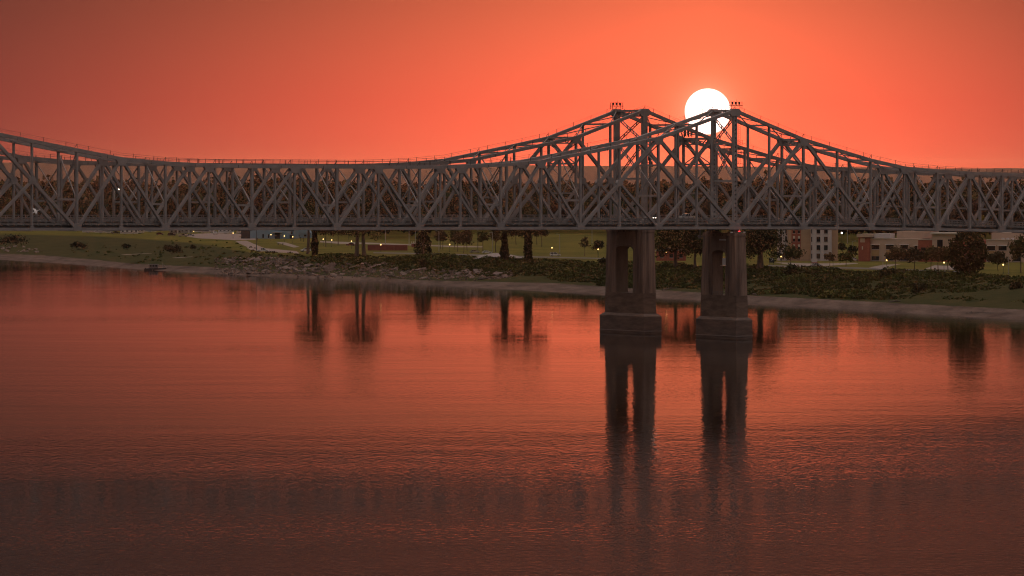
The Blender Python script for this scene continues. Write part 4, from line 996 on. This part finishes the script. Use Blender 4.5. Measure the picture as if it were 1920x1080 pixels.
tree('tall olive tree with bare trunk, left of the ivy-covered trunk above the rocks', 577, 476, 92, 62, OLV, 0.50, tr=6.5, lean=1)
tree('big dark tree with two thick trunks above the rocky bank', 676, 481, 100, 88, (0.058, 0.054, 0.02), 0.30, trunks=((-7, 0), (7, 0.8)), dens=1.4, tr=9)
tree('slim tree behind the two-trunk tree, by the park lamps', 634, 460, 40, 34, BRN, 0.42)
tree('feathery brown tree right of the ivy-covered trunk', 611, 463, 46, 36, RST, 0.45)
for i, (x, y, h, w, c) in enumerate([(826, 467, 32, 20, BRN), (830, 468, 34, 18, BRN), (853, 468, 36, 22, OLV), (858, 472, 34, 24, BRN), (869, 475, 36, 30, BRN), (876, 470, 38, 26, RST), (905, 472, 38, 22, OLV), (929, 473, 40, 24, BRN)]):
    tree('small brownish park tree behind the river road, %s from the cypress' % ['first', 'second', 'third', 'fourth', 'fifth', 'sixth', 'seventh', 'eighth'][i], x, y, h, w, c, 0.42, dens=0.75, group='small park trees behind the river road')
for i, (x, y, h, w) in enumerate([(1007, 459, 36, 22), (1016, 463, 40, 24), (968, 459, 34, 30), (983, 458, 34, 26)]):
    tree('dark tree in the clump behind the ivy trunks, %s from its right edge' % ['second', 'first', 'fourth', 'third'][i], x, y, h, w, (0.05, 0.046, 0.02), 0.4, dens=1.1, group='dark park trees behind the ivy trunks')
tree('small nearly leafless tree on the lawn left of the broad pier', 1096, 480, 34, 24, BRN, 0.36, dens=0.8, bare=True)
tree('small round dark tree behind a lit lamp beside the broad pier', 1122, 478, 25, 24, (0.05, 0.045, 0.02), 0.4, dens=0.8)
tree('leafy tree with dark trunk between the piers, nearer the broad pier', 1266, 502, 84, 86, (0.062, 0.058, 0.019), 0.16, tr=9, dens=1.7)
tree('leafy tree with dark trunk between the piers, nearer the narrow pier', 1303, 503, 84, 54, (0.055, 0.050, 0.018), 0.18, tr=6, dens=1.6)
tree('tall dark tree just right of the narrow pier', 1425, 506, 92, 92, DKG, 0.14, tr=15, dens=1.8)
tree('spreading olive tree in front of the tan hotel wing', 1483, 497, 33, 44, OLV, 0.30, dens=1.0)
tree('thin tree in front of the white hotel wing', 1556, 500, 24, 18, BRN, 0.4, dens=0.7)
tree('pale sparse tree between hotel and office building', 1586, 500, 26, 26, YLG, 0.35, dens=0.7)
tree('dark bush-like tree at the corner of the office building', 1598, 487, 28, 22, DKG, 0.2, dens=1.0)
tree('small dark tree beside the hotel stair tower', 1579, 472, 16, 18, DKG, 0.15, dens=1.0)
for i, (x, y, h, w, c) in enumerate([(1680, 506, 40, 38, BRN), (1714, 506, 40, 42, (0.05, 0.047, 0.022)), (1745, 506, 42, 34, OLV), (1759, 507, 43, 34, BRN), (1778, 507, 42, 30, OLV)]):
    tree('rounded tree in front of the office building, %s from the left' % ['first', 'second', 'third', 'fourth', 'fifth'][i], x, y, h, w, c, 0.36, dens=1.1, group='rounded trees before the office building')
tree('big dense round dark tree at the bank edge in front of the office', 1815, 520, 86, 74, (0.048, 0.042, 0.014), 0.07, round_=True, leaf=0.5, tr=10)
tree('dark tree in front of the end wing, right of the big round tree', 1872, 508, 34, 40, (0.055, 0.048, 0.022), 0.35, dens=1.1)
tree('olive tree at the right edge of the picture', 1914, 512, 64, 44, OLV, 0.35, dens=1.2)
tree('brownish tree beyond the right edge of the picture', 1958, 514, 50, 44, BRN, 0.3, dens=1.1)
tree('yellow-leaved tree seen through the far right truss', 1838, 468, 64, 34, (0.20, 0.15, 0.02), 0.3, dens=0.9)
# cypress and ivy-clad trunks
def column_tree(label, x, y, hpx, wpx, name, col, shape, crown=None):
    b = gpx(x, y); s_ = b.y/F; h = hpx*s_; w = wpx*s_; root = empty(name, b); tag(root, label, 'tree')
    MB().tube((0, 0, -0.4), (0, 0, h*0.9), w*0.22 if crown else w*0.10, w*0.08, n=8).build('trunk', M['bark'], root)
    n = 1500; f = nr.uniform(0.0, 1.0, n); g = nr.uniform(0, 2*math.pi, n); rr = np.interp(f, [p_[0] for p_ in shape], [p_[1] for p_ in shape])*w/2
    rr = rr*(1+0.16*np.sin(g*3+f*13)+0.10*np.sin(g*5-f*29))*nr.uniform(0.55, 1.0, n)**0.5
    pts_ = np.stack([rr*np.cos(g), rr*np.sin(g), f*h], 1)
    obj('ivy' if crown else 'crown', leaf_mesh('foliage', pts_, 0.42, np.array(col), nr.uniform(0.7, 1.25, n)), root)
    if crown:
        ch, cw, cz, cc_ = crown; p2, sh = blob(44, 24, cw*s_/2, cw*s_/2, ch*s_/2, cw*s_*0.14)
        obj('crown', leaf_mesh('crown', p2+np.array([0, 0, cz*s_]), 0.6, np.array(cc_), sh), root)
        m = MB()
        for i in range(6):
            a = 2*math.pi*i/6; limb_path(m, Vector((0, 0, h*0.8)), Vector((math.cos(a)*cw*s_*0.36, math.sin(a)*cw*s_*0.36, cz*s_+rnd.uniform(-.1, .3)*ch*s_)), 0.22, 0.06, Vector((0, 0, -.3)), 3)
        m.build('limbs', M['bark'], root)
    return root
column_tree('dense dark pointed cypress on the bank right of the red containers', 793, 483, 50, 31, 'cypress', (0.030, 0.030, 0.013), [(0, .85), (.15, 1.0), (.5, .95), (.75, .72), (.92, .4), (1, .08)])
column_tree('ivy-covered tree trunk beside the bare trunk above the rocks', 590, 478, 48, 11, 'ivy_clad_tree', (0.035, 0.036, 0.016), [(0, .8), (.25, 1.1), (.45, 1.3), (.6, .8), (1, .6)], (56, 60, 72, OLV))
column_tree('left of two ivy-covered trunks by the gravel heap', 946, 489, 52, 15, 'ivy_clad_tree', (0.040, 0.038, 0.017), [(0, .7), (.2, 1.1), (.4, 1.0), (.55, .7), (1, .6)], (50, 60, 70, BRN))
column_tree('right and thicker of two ivy-covered trunks by the gravel heap', 990, 492, 62, 15, 'ivy_clad_tree', (0.036, 0.036, 0.016), [(0, .95), (.3, 1.0), (.7, .85), (1, .9)], (46, 74, 76, (0.06, 0.052, 0.02)))

# ------------------------------------------------------------------ bank vegetation
def on_bank(t, f):
    ds = float(np.interp(t, TS, DS)); dt = max(float(np.interp(t, TT, DT)), ds+8); d = ds+(dt-ds)*f
    S = shore_at(t); X, Yy = S.x+INL.x*d, S.y+INL.y*d; return X, Yy, prof(t, d, X, Yy)
t_lo = shore_td(*px(-120, 480, 0).to_2d())[0]; t_hi = shore_td(*px(2150, 613, 0).to_2d())[0]
bp = []; bc = []; bs = []
n_cl = 13000
for i in range(n_cl):
    t = t_lo+(t_hi-t_lo)*nr.uniform()**0.62; S = shore_at(t); xp = 960+F*S.x/S.y
    f = nr.uniform(0.0, 1.03)
    lo = float(np.interp(xp, [0, 300, 420, 560, 640, 760, 900, 1000, 1200, 2000], [0.15, 0.10, 0.35, 0.45, 0.38, 0.32, 0.2, 0.03, 0.12, 0.0]))
    thick = float(np.interp(xp, [0, 300, 430, 560, 640, 2000], [0.07, 0.06, 0.16, 0.8, 1.0, 1.0]))
    if f < lo+0.10*vnoise(t, 0, 14) or nr.uniform() > thick: continue
    X, Yy, z = on_bank(t, f)
    lump = min(1.0, max(0.0, 0.5+0.5*vnoise(X, Yy*0.5, 13)+0.3*vnoise(X+70, Yy, 5)))
    r = nr.uniform(0.6, 1.3)*(0.5+2.1*lump**2)*(0.55+0.45*thick)
    n = int(18+16*r)
    d = nr.normal(size=(n, 3)); d /= np.linalg.norm(d, axis=1)[:, None]; d[:, 2] = np.abs(d[:, 2])
    bp.append(np.array([X, Yy, z-0.1])+d*r*nr.uniform(0.6, 1.0, (n, 1))*np.array([1.25, 1.25, 0.85]))
    col = np.array([(0.058, 0.066, 0.015), (0.048, 0.054, 0.014), (0.078, 0.076, 0.017), (0.068, 0.052, 0.019)][int(nr.choice(4, p=[.4, .3, .2, .1]))])
    bc.append(np.tile(col*nr.uniform(0.75, 1.25)*(0.75+0.6*lump), (n, 1))*nr.uniform(0.75, 1.25, (n, 1))); bs.append(np.full(n, 0.29+0.08*r))
bp = np.concatenate(bp); bc = np.concatenate(bc); bs = np.concatenate(bs); c4 = np.ones((len(bp), 4)); c4[:, :3] = bc
bo = obj('bank_undergrowth', np_mesh('bank_undergrowth', quads(bp, bs), 4, np.arange(4*len(bp)), M['leaf'], np.repeat(c4, 4, axis=0)))
tag(bo, 'tangled green weeds and brambles covering the river bank', 'undergrowth', kind='stuff')
def shrub(label, x, y, hpx, wpx, col):
    b = gpx(x, y); s_ = b.y/F; h = hpx*s_; w = wpx*s_; r = empty('shrub', b); tag(r, label, 'shrub')
    p2, sh = blob(int(16+w), 26, w/2*.9, w/2*.7, h*0.55, w*0.10+0.2, low=-0.2); p2[:, 2] = np.abs(p2[:, 2]+h*0.4)
    obj('foliage', leaf_mesh('foliage', p2, 0.42, np.array(col), sh), r)
    m = MB()
    for i in range(6): a = 2*math.pi*i/6; m.tube((0, 0, -0.2), (math.cos(a)*w*.3, math.sin(a)*w*.25, h*.6), 0.06, 0.02, n=5)
    m.build('stems', M['bark'], r)
shrub('large round brown shrub in the grass above the moored boat', 323, 476, 17, 38, (0.045, 0.040, 0.018))
shrub('dark shrub in the grass left of the round brown shrub', 237, 468, 11, 17, (0.035, 0.036, 0.016))
shrub('row of dark upright bushes at the edge of the left sandbank', 146, 468, 16, 32, (0.030, 0.032, 0.014))
shrub('dark thicket at the left edge of the picture', 22, 462, 22, 60, (0.034, 0.030, 0.015))
shrub('little dark bush right of the round brown shrub', 362, 468, 9, 9, (0.036, 0.036, 0.016))
shrub('willowy brown bush on the bank below the cypress', 794, 505, 22, 20, (0.075, 0.064, 0.024))
shrub('dark bush low on the bank, below and left of the big round tree', 1726, 553, 24, 34, (0.040, 0.040, 0.016))
shrub('wide bush on the bank top in front of the brick office tower', 1664, 521, 18, 40, (0.052, 0.054, 0.018))
shrub('bush on the bank top below the hotel', 1482, 518, 22, 36, (0.052, 0.052, 0.019))
shrub('low dark bush at the far right of the bank', 1906, 546, 16, 26, (0.038, 0.040, 0.015))
shrub('dark bramble clump beside the broad pier, on its left', 1128, 497, 14, 20, (0.038, 0.038, 0.016))

# ------------------------------------------------------------------ broken slabs (riprap) on the bank
def slab_mesh(i):
    rr_ = random.Random(100+i); pts2 = []
    n = rr_.choice((4, 5, 5, 6))
    for k in range(n):
        g = 2*math.pi*k/n+rr_.uniform(-.3, .3); a = rr_.uniform(.7, 1.1); pts2.append((math.cos(g)*a, math.sin(g)*a*rr_.uniform(.55, .8)))
    m = MB(); th = rr_.uniform(0.14, 0.32); m.prism(pts2, 'z', -th, th)
    m.v = [(x+rr_.uniform(-.06, .06), y+rr_.uniform(-.06, .06), z+rr_.uniform(-.07, .07)) for x, y, z in m.v]
    return m.mesh('rock', M['rock'])
slabs = [slab_mesh(i) for i in range(12)]
cnt = 0
zones = [(418, 560, 484, 514, 122), (560, 720, 494, 520, 78), (725, 800, 504, 523, 24), (800, 900, 507, 525, 36), (900, 945, 510, 523, 12), (0, 75, 463, 476, 16)]
for xa, xb, ya, yb, n in zones:
    for i in range(n):
        x = rnd.uniform(xa, xb); y = rnd.uniform(ya, yb); p = gpx(x, y)
        if p.z < 0.3: continue
        o = obj('riprap_rock', slabs[cnt % 12], None, (p.x, p.y, p.z+0.15)); sc = rnd.uniform(0.7, 1.9) if rnd.random() < .85 else rnd.uniform(1.8, 2.7)
        o.scale = (sc, sc, sc*rnd.uniform(.7, 1.2)); o.rotation_euler = (rnd.uniform(-.7, .5), rnd.uniform(-.5, .5), rnd.uniform(0, 6.28))
        place = 'left edge of the picture' if xa == 0 else ('left rocky bank' if xa < 560 else 'bank between trees and cypress' if xa < 725 else 'bank below the cypress')
        tag(o, 'brown broken rock slab among many tumbled on the %s' % place, 'rock', 'broken slabs tumbled on the %s' % place); cnt += 1
p = gpx(618, 508); m = MB(); m.prism([(-2.3, 0), (1.9, -0.3), (2.3, 3.2), (0.9, 3.9), (-1.6, 1.9)], 'y', -0.5, 0.5); m.v = [(x+rnd.uniform(-.1, .1), y+z*0.35, z) for x, y, z in m.v]
o = m.build('riprap_rock', M['rock']); o.location = p; tag(o, 'largest pale slab standing tilted in the middle of the rocky bank', 'rock')
# small rubble
rv = []; rf = []
for i in range(1300):
    xa, xb, ya, yb, n = zones[int(nr.choice(5, p=[.42, .28, .1, .14, .06]))]; p = gpx(float(nr.uniform(xa-15, xb+15)), float(nr.uniform(ya, yb+1)))
    r = nr.uniform(0.2, 0.6); b = len(rv); q8 = np.array([(-1, -1, -1), (1, -1, -1), (1, 1, -1), (-1, 1, -1), (-1, -1, 1), (1, -1, 1), (1, 1, 1), (-1, 1, 1)])*r*nr.uniform(.5, 1.1, (8, 3))
    rv += [tuple(np.array(p)+a) for a in q8]
    for f in ((0,3,2,1),(4,5,6,7),(0,1,5,4),(1,2,6,5),(2,3,7,6),(3,0,4,7)): rf.append(tuple(b+k for k in f))
m = MB(); m.v = rv; m.f = rf; tag(m.build('rubble', M['rock']), 'small stone rubble between the broken slabs on the bank', 'rubble', kind='stuff')

# driftwood, boat, ramps
def log(label, x0, y0, x1, y1, r):
    a, b = gpx(x0, y0), gpx(x1, y1); a.z += r*.6; b.z += r*.6; m = MB(); mid_ = a.lerp(b, .5)+Vector((0, .6, .25)); m.tube(a, mid_, r, r*.8, n=8); m.tube(mid_, b, r*.8, r*.35, n=8)
    m.tube(mid_, mid_+Vector((1.2, .3, 1.0)), r*.35, r*.1, n=6); m.tube(a.lerp(b, .25), a.lerp(b, .25)+Vector((-.9, .3, .9)), r*.3, r*.1, n=6)
    o = m.build('driftwood_log', M['driftwood']); tag(o, label, 'log')
log('long dark driftwood log at the waterline, far right of the beach', 1812, 591, 1868, 590, 0.6)
log('thin driftwood branch on the sand between the two piers', 1242, 545, 1268, 541, 0.3)
log('dark driftwood trunk below the bank by the ivy trunks', 897, 525, 958, 517, 0.35)
log('grey driftwood stump on the sand right of the narrow pier', 1411, 553, 1420, 554, 0.3)
log('dark snag on the beach right of the office, standing upright end', 1666, 568, 1690, 566, 0.35)
log('pair of dark logs on the sand below the red containers', 722, 517, 748, 521, 0.45)
p = px(294, 506.5, 0.0)
bt = empty('moored_boat', p, R(4)); tag(bt, 'dark flat workboat with small cabin moored at the left bank', 'boat')
def hull(m, l, w, h):
    a = [(-l/2, -w/2*.85, -.25), (l/2*.8, -w/2*.8, -.25), (l/2*.8, w/2*.8, -.25), (-l/2, w/2*.85, -.25), (-l/2, -w/2, h), (l/2, -w/2*.8, h*1.15), (l/2, w/2*.8, h*1.15), (-l/2, w/2, h)]; m.quad_box(a)
m = MB(); hull(m, 9.5, 3.2, 0.9); m.build('hull', M['dark'], bt)
MB().box(-3.6, 0.6, -1.1, 1.1, 0.9, 2.7).build('cabin', M['roofgrey'], bt); MB().box(-3.9, 0.9, -1.3, 1.3, 2.7, 2.85).build('cabin_roof', M['pole'], bt)
for xx in (-2.9, -1.6, -0.3): MB().box(xx-.4, xx+.4, -1.13, -1.103, 1.7, 2.4).build('window', M['glass'], bt)
m = MB(); m.tube((2.6, 0, 0.9), (2.6, 0, 3.6), 0.05, n=5); m.tube((2.6, 0, 3.5), (4.6, 0, 1.2), 0.03, n=4); m.build('mast', M['pole'], bt)
p = px(279, 507, 0.0); b3 = empty('skiff', p, R(-8)); tag(b3, 'small dark skiff tied left of the workboat', 'boat'); m = MB(); hull(m, 4.2, 1.6, 0.7); m.build('hull', M['dark'], b3); MB().box(-1.9, -1.4, -.3, .3, .7, 1.25).build('outboard_motor', M['black'], b3)
for lb, pts_ in (('boat_ramp', [(226, 498), (283, 487), (285, 488), (236, 498.5)]), ('boat_ramp', [(322, 506), (360, 497), (362, 498), (330, 506.6)])): sheet(lb, pts_, M['path'], 0.10)

# ------------------------------------------------------------------ lamps, poles, signs, people-sized furniture
ORD = ['leftmost', 'second', 'third', 'fourth', 'fifth', 'sixth', 'seventh', 'eighth', 'ninth', 'tenth', 'eleventh', 'twelfth', 'thirteenth', 'fourteenth', 'fifteenth', 'sixteenth', 'seventeenth', 'eighteenth', 'nineteenth', 'twentieth']
lamp_px = [(363, 434, 443), (437, 437, 447), (508, 440, 452), (533, 442.5, 454), (549, 444, 456), (606, 448.5, 461), (622, 450, 463), (659, 452.5, 466), (714, 459, 472), (843, 458.5, 472), (944.5, 461.5, 477), (1035, 464.5, 480), (1121.5, 467.5, 482),
           (1249, 472, 490), (1464.5, 481, 497), (1562, 484, 500), (1662.5, 488, 505), (1770, 492.3, 508), (1881, 496.4, 513)]
def lamp_thing(h):
    r = empty('street_lamp'); m = MB(); m.tube((0, 0, 0), (0, 0, .5), .16, .11, n=8); m.tube((0, 0, .5), (0, 0, h-.45), .07, .055, n=8); m.build('post', M['dark'], r)
    m = MB(); m.tube((0, 0, h-.45), (0, 0, h-.32), .10, .2, n=8); m.build('lamp_collar', M['dark'], r); MB().ball((0, 0, h), .23, 10, 8, 1.3).build('globe', M['lit'], r)
    m = MB(); m.tube((0, 0, h+.36), (0, 0, h+.52), .2, .04, n=8); m.build('finial', M['dark'], r); return r
for i, (x, yl, yb) in enumerate(lamp_px):
    b = gpx(x, yb); hgt = (yb-yl)*b.y/F; r = lamp_thing(hgt); r.location = b
    tag(r, 'lit globe lamp on a dark post, %s along the far bank' % (ORD[i]+(' from the left' if i else ' one')), 'lamp', 'lit globe lamps along the far bank')
for i, (x, yt, yb, arm) in enumerate([(481, 431, 470, 1), (722.5, 424, 457, 0), (767, 424, 460, 0), (779, 424, 462, 0), (806, 422, 440, 0), (823, 433, 472, -1), (896, 432, 470, 0), (923.5, 436, 474, -1), (1049.5, 439, 474, -1), (1110, 420, 457, 0), (1589, 418, 457, 0), (1655.5, 476, 506, 0), (1891, 484, 514, 0), (1598, 452, 485, 1)]):
    b = gpx(x, yb); h = (yb-yt)*b.y/F; r = empty('light_pole', b); m = MB(); m.tube((0, 0, 0), (0, 0, h), .17 if yb < 480 else .12, .11 if yb < 480 else .08, n=8); m.build('pole', M['dark'] if x in (481, 896) else M['pole'], r)
    MB().cbox(0, 0, .15, .6, .6, .3).build('pole_base', M['deck'], r)
    if arm: m = MB(); m.tube((0, 0, h-.1), (arm*1.0, 0, h+.05), .06, n=6); m.build('arm', M['pole'], r); MB().cbox(arm*1.3, 0, h+.05, .8, .35, .2).build('lamp_head', M['pole'], r)
    else: MB().tube((0, 0, h), (0, 0, h+.35), .16, .10, n=8).build('pole_cap', M['pole'], r)
    tag(r, 'tall slim light pole on the far bank, %s' % (ORD[i]+(' from the left' if i else ' one')) if i < 11 else ['slim pale pole in front of the beige office wing', 'slim pale pole right of the big round tree', 'short pole by the brick office tower'][i-11], 'pole', 'light poles on the far bank')
# bright floodlights by the hotel
for lb, x, yl, yb in (('upper bright white floodlight on a pole right of the hotel', 1577.5, 436.5, 470), ('lower bright white floodlight on a pole at the hotel corner', 1568.5, 446.3, 488)):
    b = gpx(x, yb); b.y -= 3; h = (yb-yl)*b.y/F; r = empty('floodlight_pole', b); tag(r, lb, 'floodlight')
    MB().tube((0, 0, 0), (0, 0, h), .10, .08, n=8).build('pole', M['dark'], r); MB().ball((0, -.25, h), .40, 10, 8).build('lamp', M['litw'], r); MB().cbox(0, .15, h+.1, .7, .4, .5).build('housing', M['dark'], r)
p = gpx(653.5, 450); r = empty('signal_lamp', (p.x, p.y, p.z)); tag(r, 'small green signal lamp on a mast just under the bridge deck', 'signal'); h = (450-433)*p.y/F
MB().tube((0, 0, 0), (0, 0, h-.3), .06, n=6).build('mast', M['dark'], r); MB().ball((0, -.1, h), .28, 8, 6).build('lamp', M['litg'], r)
# park sign on the right of the narrow pier, picnic table, benches, bins
p = gpx(1447, 496.5); r = empty('park_sign', p); tag(r, 'dark board sign with pale emblem on two posts right of the narrow pier', 'sign')
MB().box(-1.05, 1.05, -.1, .1, .9, 2.9).build('board', M['dark'], r); MB().prism([(-.65, 2.35), (-.35, 2.6), (0, 2.35), (.35, 2.6), (.65, 2.35), (.3, 1.95), (0, 1.7), (-.3, 1.95)], 'y', -.135, -.104).build('emblem', M['white'], r)
for sx in (-.8, .8): MB().box(sx-.08, sx+.08, -.08, .08, 0, .898).build('post', M['dark'], r)
p = gpx(526, 459.5); r = empty('picnic_table', p, R(15)); tag(r, 'picnic table with benches on the lawn before the blue building', 'table')
MB().box(-1.8, 1.8, -.5, .5, .78, .88).build('table_top', M['deck'], r)
for sy in (-1, 1): MB().box(-1.8, 1.8, sy*.95-.18, sy*.95+.18, .42, .50).build('bench', M['deck'], r)
for sx in (-1.2, 1.2): MB().box(sx-.06, sx+.06, -.85, .85, 0, .776).build('leg', M['dark'], r)
for lb, x, y in (('small dark post on the lawn left of the two-trunk tree, left one', 564, 452), ('small dark post on the lawn left of the two-trunk tree, right one', 569, 453), ('dark box on a post at the bank top before the office', 1753, 513)):
    r = empty('park_post', gpx(x, y)); tag(r, lb, 'post'); MB().box(-.14, .14, -.14, .14, 0, 1.7).build('post', M['dark'], r); MB().box(-.28, .28, -.2, .2, 1.7, 2.15).build('box', M['dark'], r)
def person(label, x, y, top, leg):
    p = gpx(x, y); r = empty('person', p); tag(r, label, 'person')
    joints = {'pelvis': (0, 0, .95), 'chest': (0, 0, 1.32), 'neck': (0, 0, 1.5), 'head': (0, -.02, 1.66), 'sl': (-.2, 0, 1.42), 'el': (-.27, .02, 1.14), 'hl': (-.25, -.1, .9), 'sr': (.2, 0, 1.42), 'er': (.27, .02, 1.14), 'hr': (.25, -.1, .9),
              'kl': (-.11, -.03, .5), 'fl': (-.13, .02, .06), 'tl': (-.13, -.16, .03), 'kr': (.11, -.1, .5), 'fr': (.13, .08, .06), 'tr': (.13, -.1, .03)}
    ed = [('pelvis', 'chest'), ('chest', 'neck'), ('neck', 'head'), ('chest', 'sl'), ('sl', 'el'), ('el', 'hl'), ('chest', 'sr'), ('sr', 'er'), ('er', 'hr'), ('pelvis', 'kl'), ('kl', 'fl'), ('fl', 'tl'), ('pelvis', 'kr'), ('kr', 'fr'), ('fr', 'tr')]
    rad = dict(pelvis=.16, chest=.18, neck=.07, head=.115, sl=.075, el=.055, hl=.04, sr=.075, er=.055, hr=.04, kl=.08, fl=.05, tl=.045, kr=.08, fr=.05, tr=.045)
    ks = list(joints); me_ = bpy.data.meshes.new('body'); me_.from_pydata([joints[k] for k in ks], [(ks.index(a), ks.index(b)) for a, b in ed], []); me_.materials.append(top)
    o = obj('body', me_, r); o.modifiers.new('skin', 'SKIN'); sub = o.modifiers.new('sub', 'SUBSURF'); sub.levels = 1; sub.render_levels = 1
    for i, k in enumerate(ks): me_.skin_vertices[0].data[i].radius = (rad[k], rad[k])
    me_.skin_vertices[0].data[0].use_root = True
cl1 = mat('dark_clothes', (0.03, 0.03, 0.035), .9); cl2 = mat('brown_clothes', (0.09, 0.05, 0.04), .9)
person('person in dark clothes standing by the left corner of the blue building', 485, 447.5, cl1, cl1)
person('person in brown clothes standing just below the first, left of the blue building', 482.5, 451.5, cl2, cl2)

# white bird gliding past the left end of the trusses
p = Vector(((67-960)*1235/F, 1235, CAMZ-(397-322)*1235/F)); r = empty('white_bird', p, R(20)); r.rotation_euler = (R(35), R(-24), R(10)); r.scale = (1.25, 1.25, 1.25); tag(r, 'white bird in flight in front of the left end of the near bridge', 'bird')
m = MB(); bs_ = [(-.85, .02), (-.6, .10), (-.25, .17), (.15, .18), (.45, .12), (.62, .08), (.78, .09), (.9, .06), (1.02, .015)]
n = 10
for x, rr_ in bs_:
    for i in range(n): g = 2*math.pi*i/n; m.v.append((x, rr_*math.cos(g), rr_*.85*math.sin(g)+.04*max(0, x)))
for k in range(len(bs_)-1):
    for i in range(n): m.f.append((k*n+i, k*n+(i+1) % n, (k+1)*n+(i+1) % n, (k+1)*n+i))
for sy in (-1, 1):
    a = len(m.v); m.v += [(.25, sy*.1, .08), (-.25, sy*.1, .06), (.18, sy*.6, .26), (-.22, sy*.6, .22), (-.12, sy*1.15, .20), (-.32, sy*1.05, .18), (.2, sy*.12, .04), (-.2, sy*.12, .02), (.14, sy*.6, .22), (-.2, sy*.6, .19)]
    m.f += [(a, a+2, a+3, a+1), (a+2, a+4, a+5, a+3), (a+6, a+7, a+9, a+8), (a+8, a+9, a+5, a+4), (a, a+6, a+8, a+2), (a+1, a+3, a+9, a+7)]
m.build('body', M['white'], r, smooth=True)

# ------------------------------------------------------------------ evening haze over the river plain
hz = MB().box(-5600, 7400, -250, 17600, -6.5, 86).build('haze', None); hmat = bpy.data.materials.new('evening_haze'); hmat.use_nodes = True; t = hmat.node_tree; t.nodes.clear()
vo = N(t, 'ShaderNodeVolumePrincipled'); vo.inputs['Color'].default_value = (0.90, 0.76, 0.76, 1); vo.inputs['Density'].default_value = 1.4e-5; vo.inputs['Anisotropy'].default_value = 0.78
mo_ = N(t, 'ShaderNodeOutputMaterial'); t.links.new(vo.outputs[0], mo_.inputs['Volume']); hz.data.materials.append(hmat); tag(hz, kind='stuff')
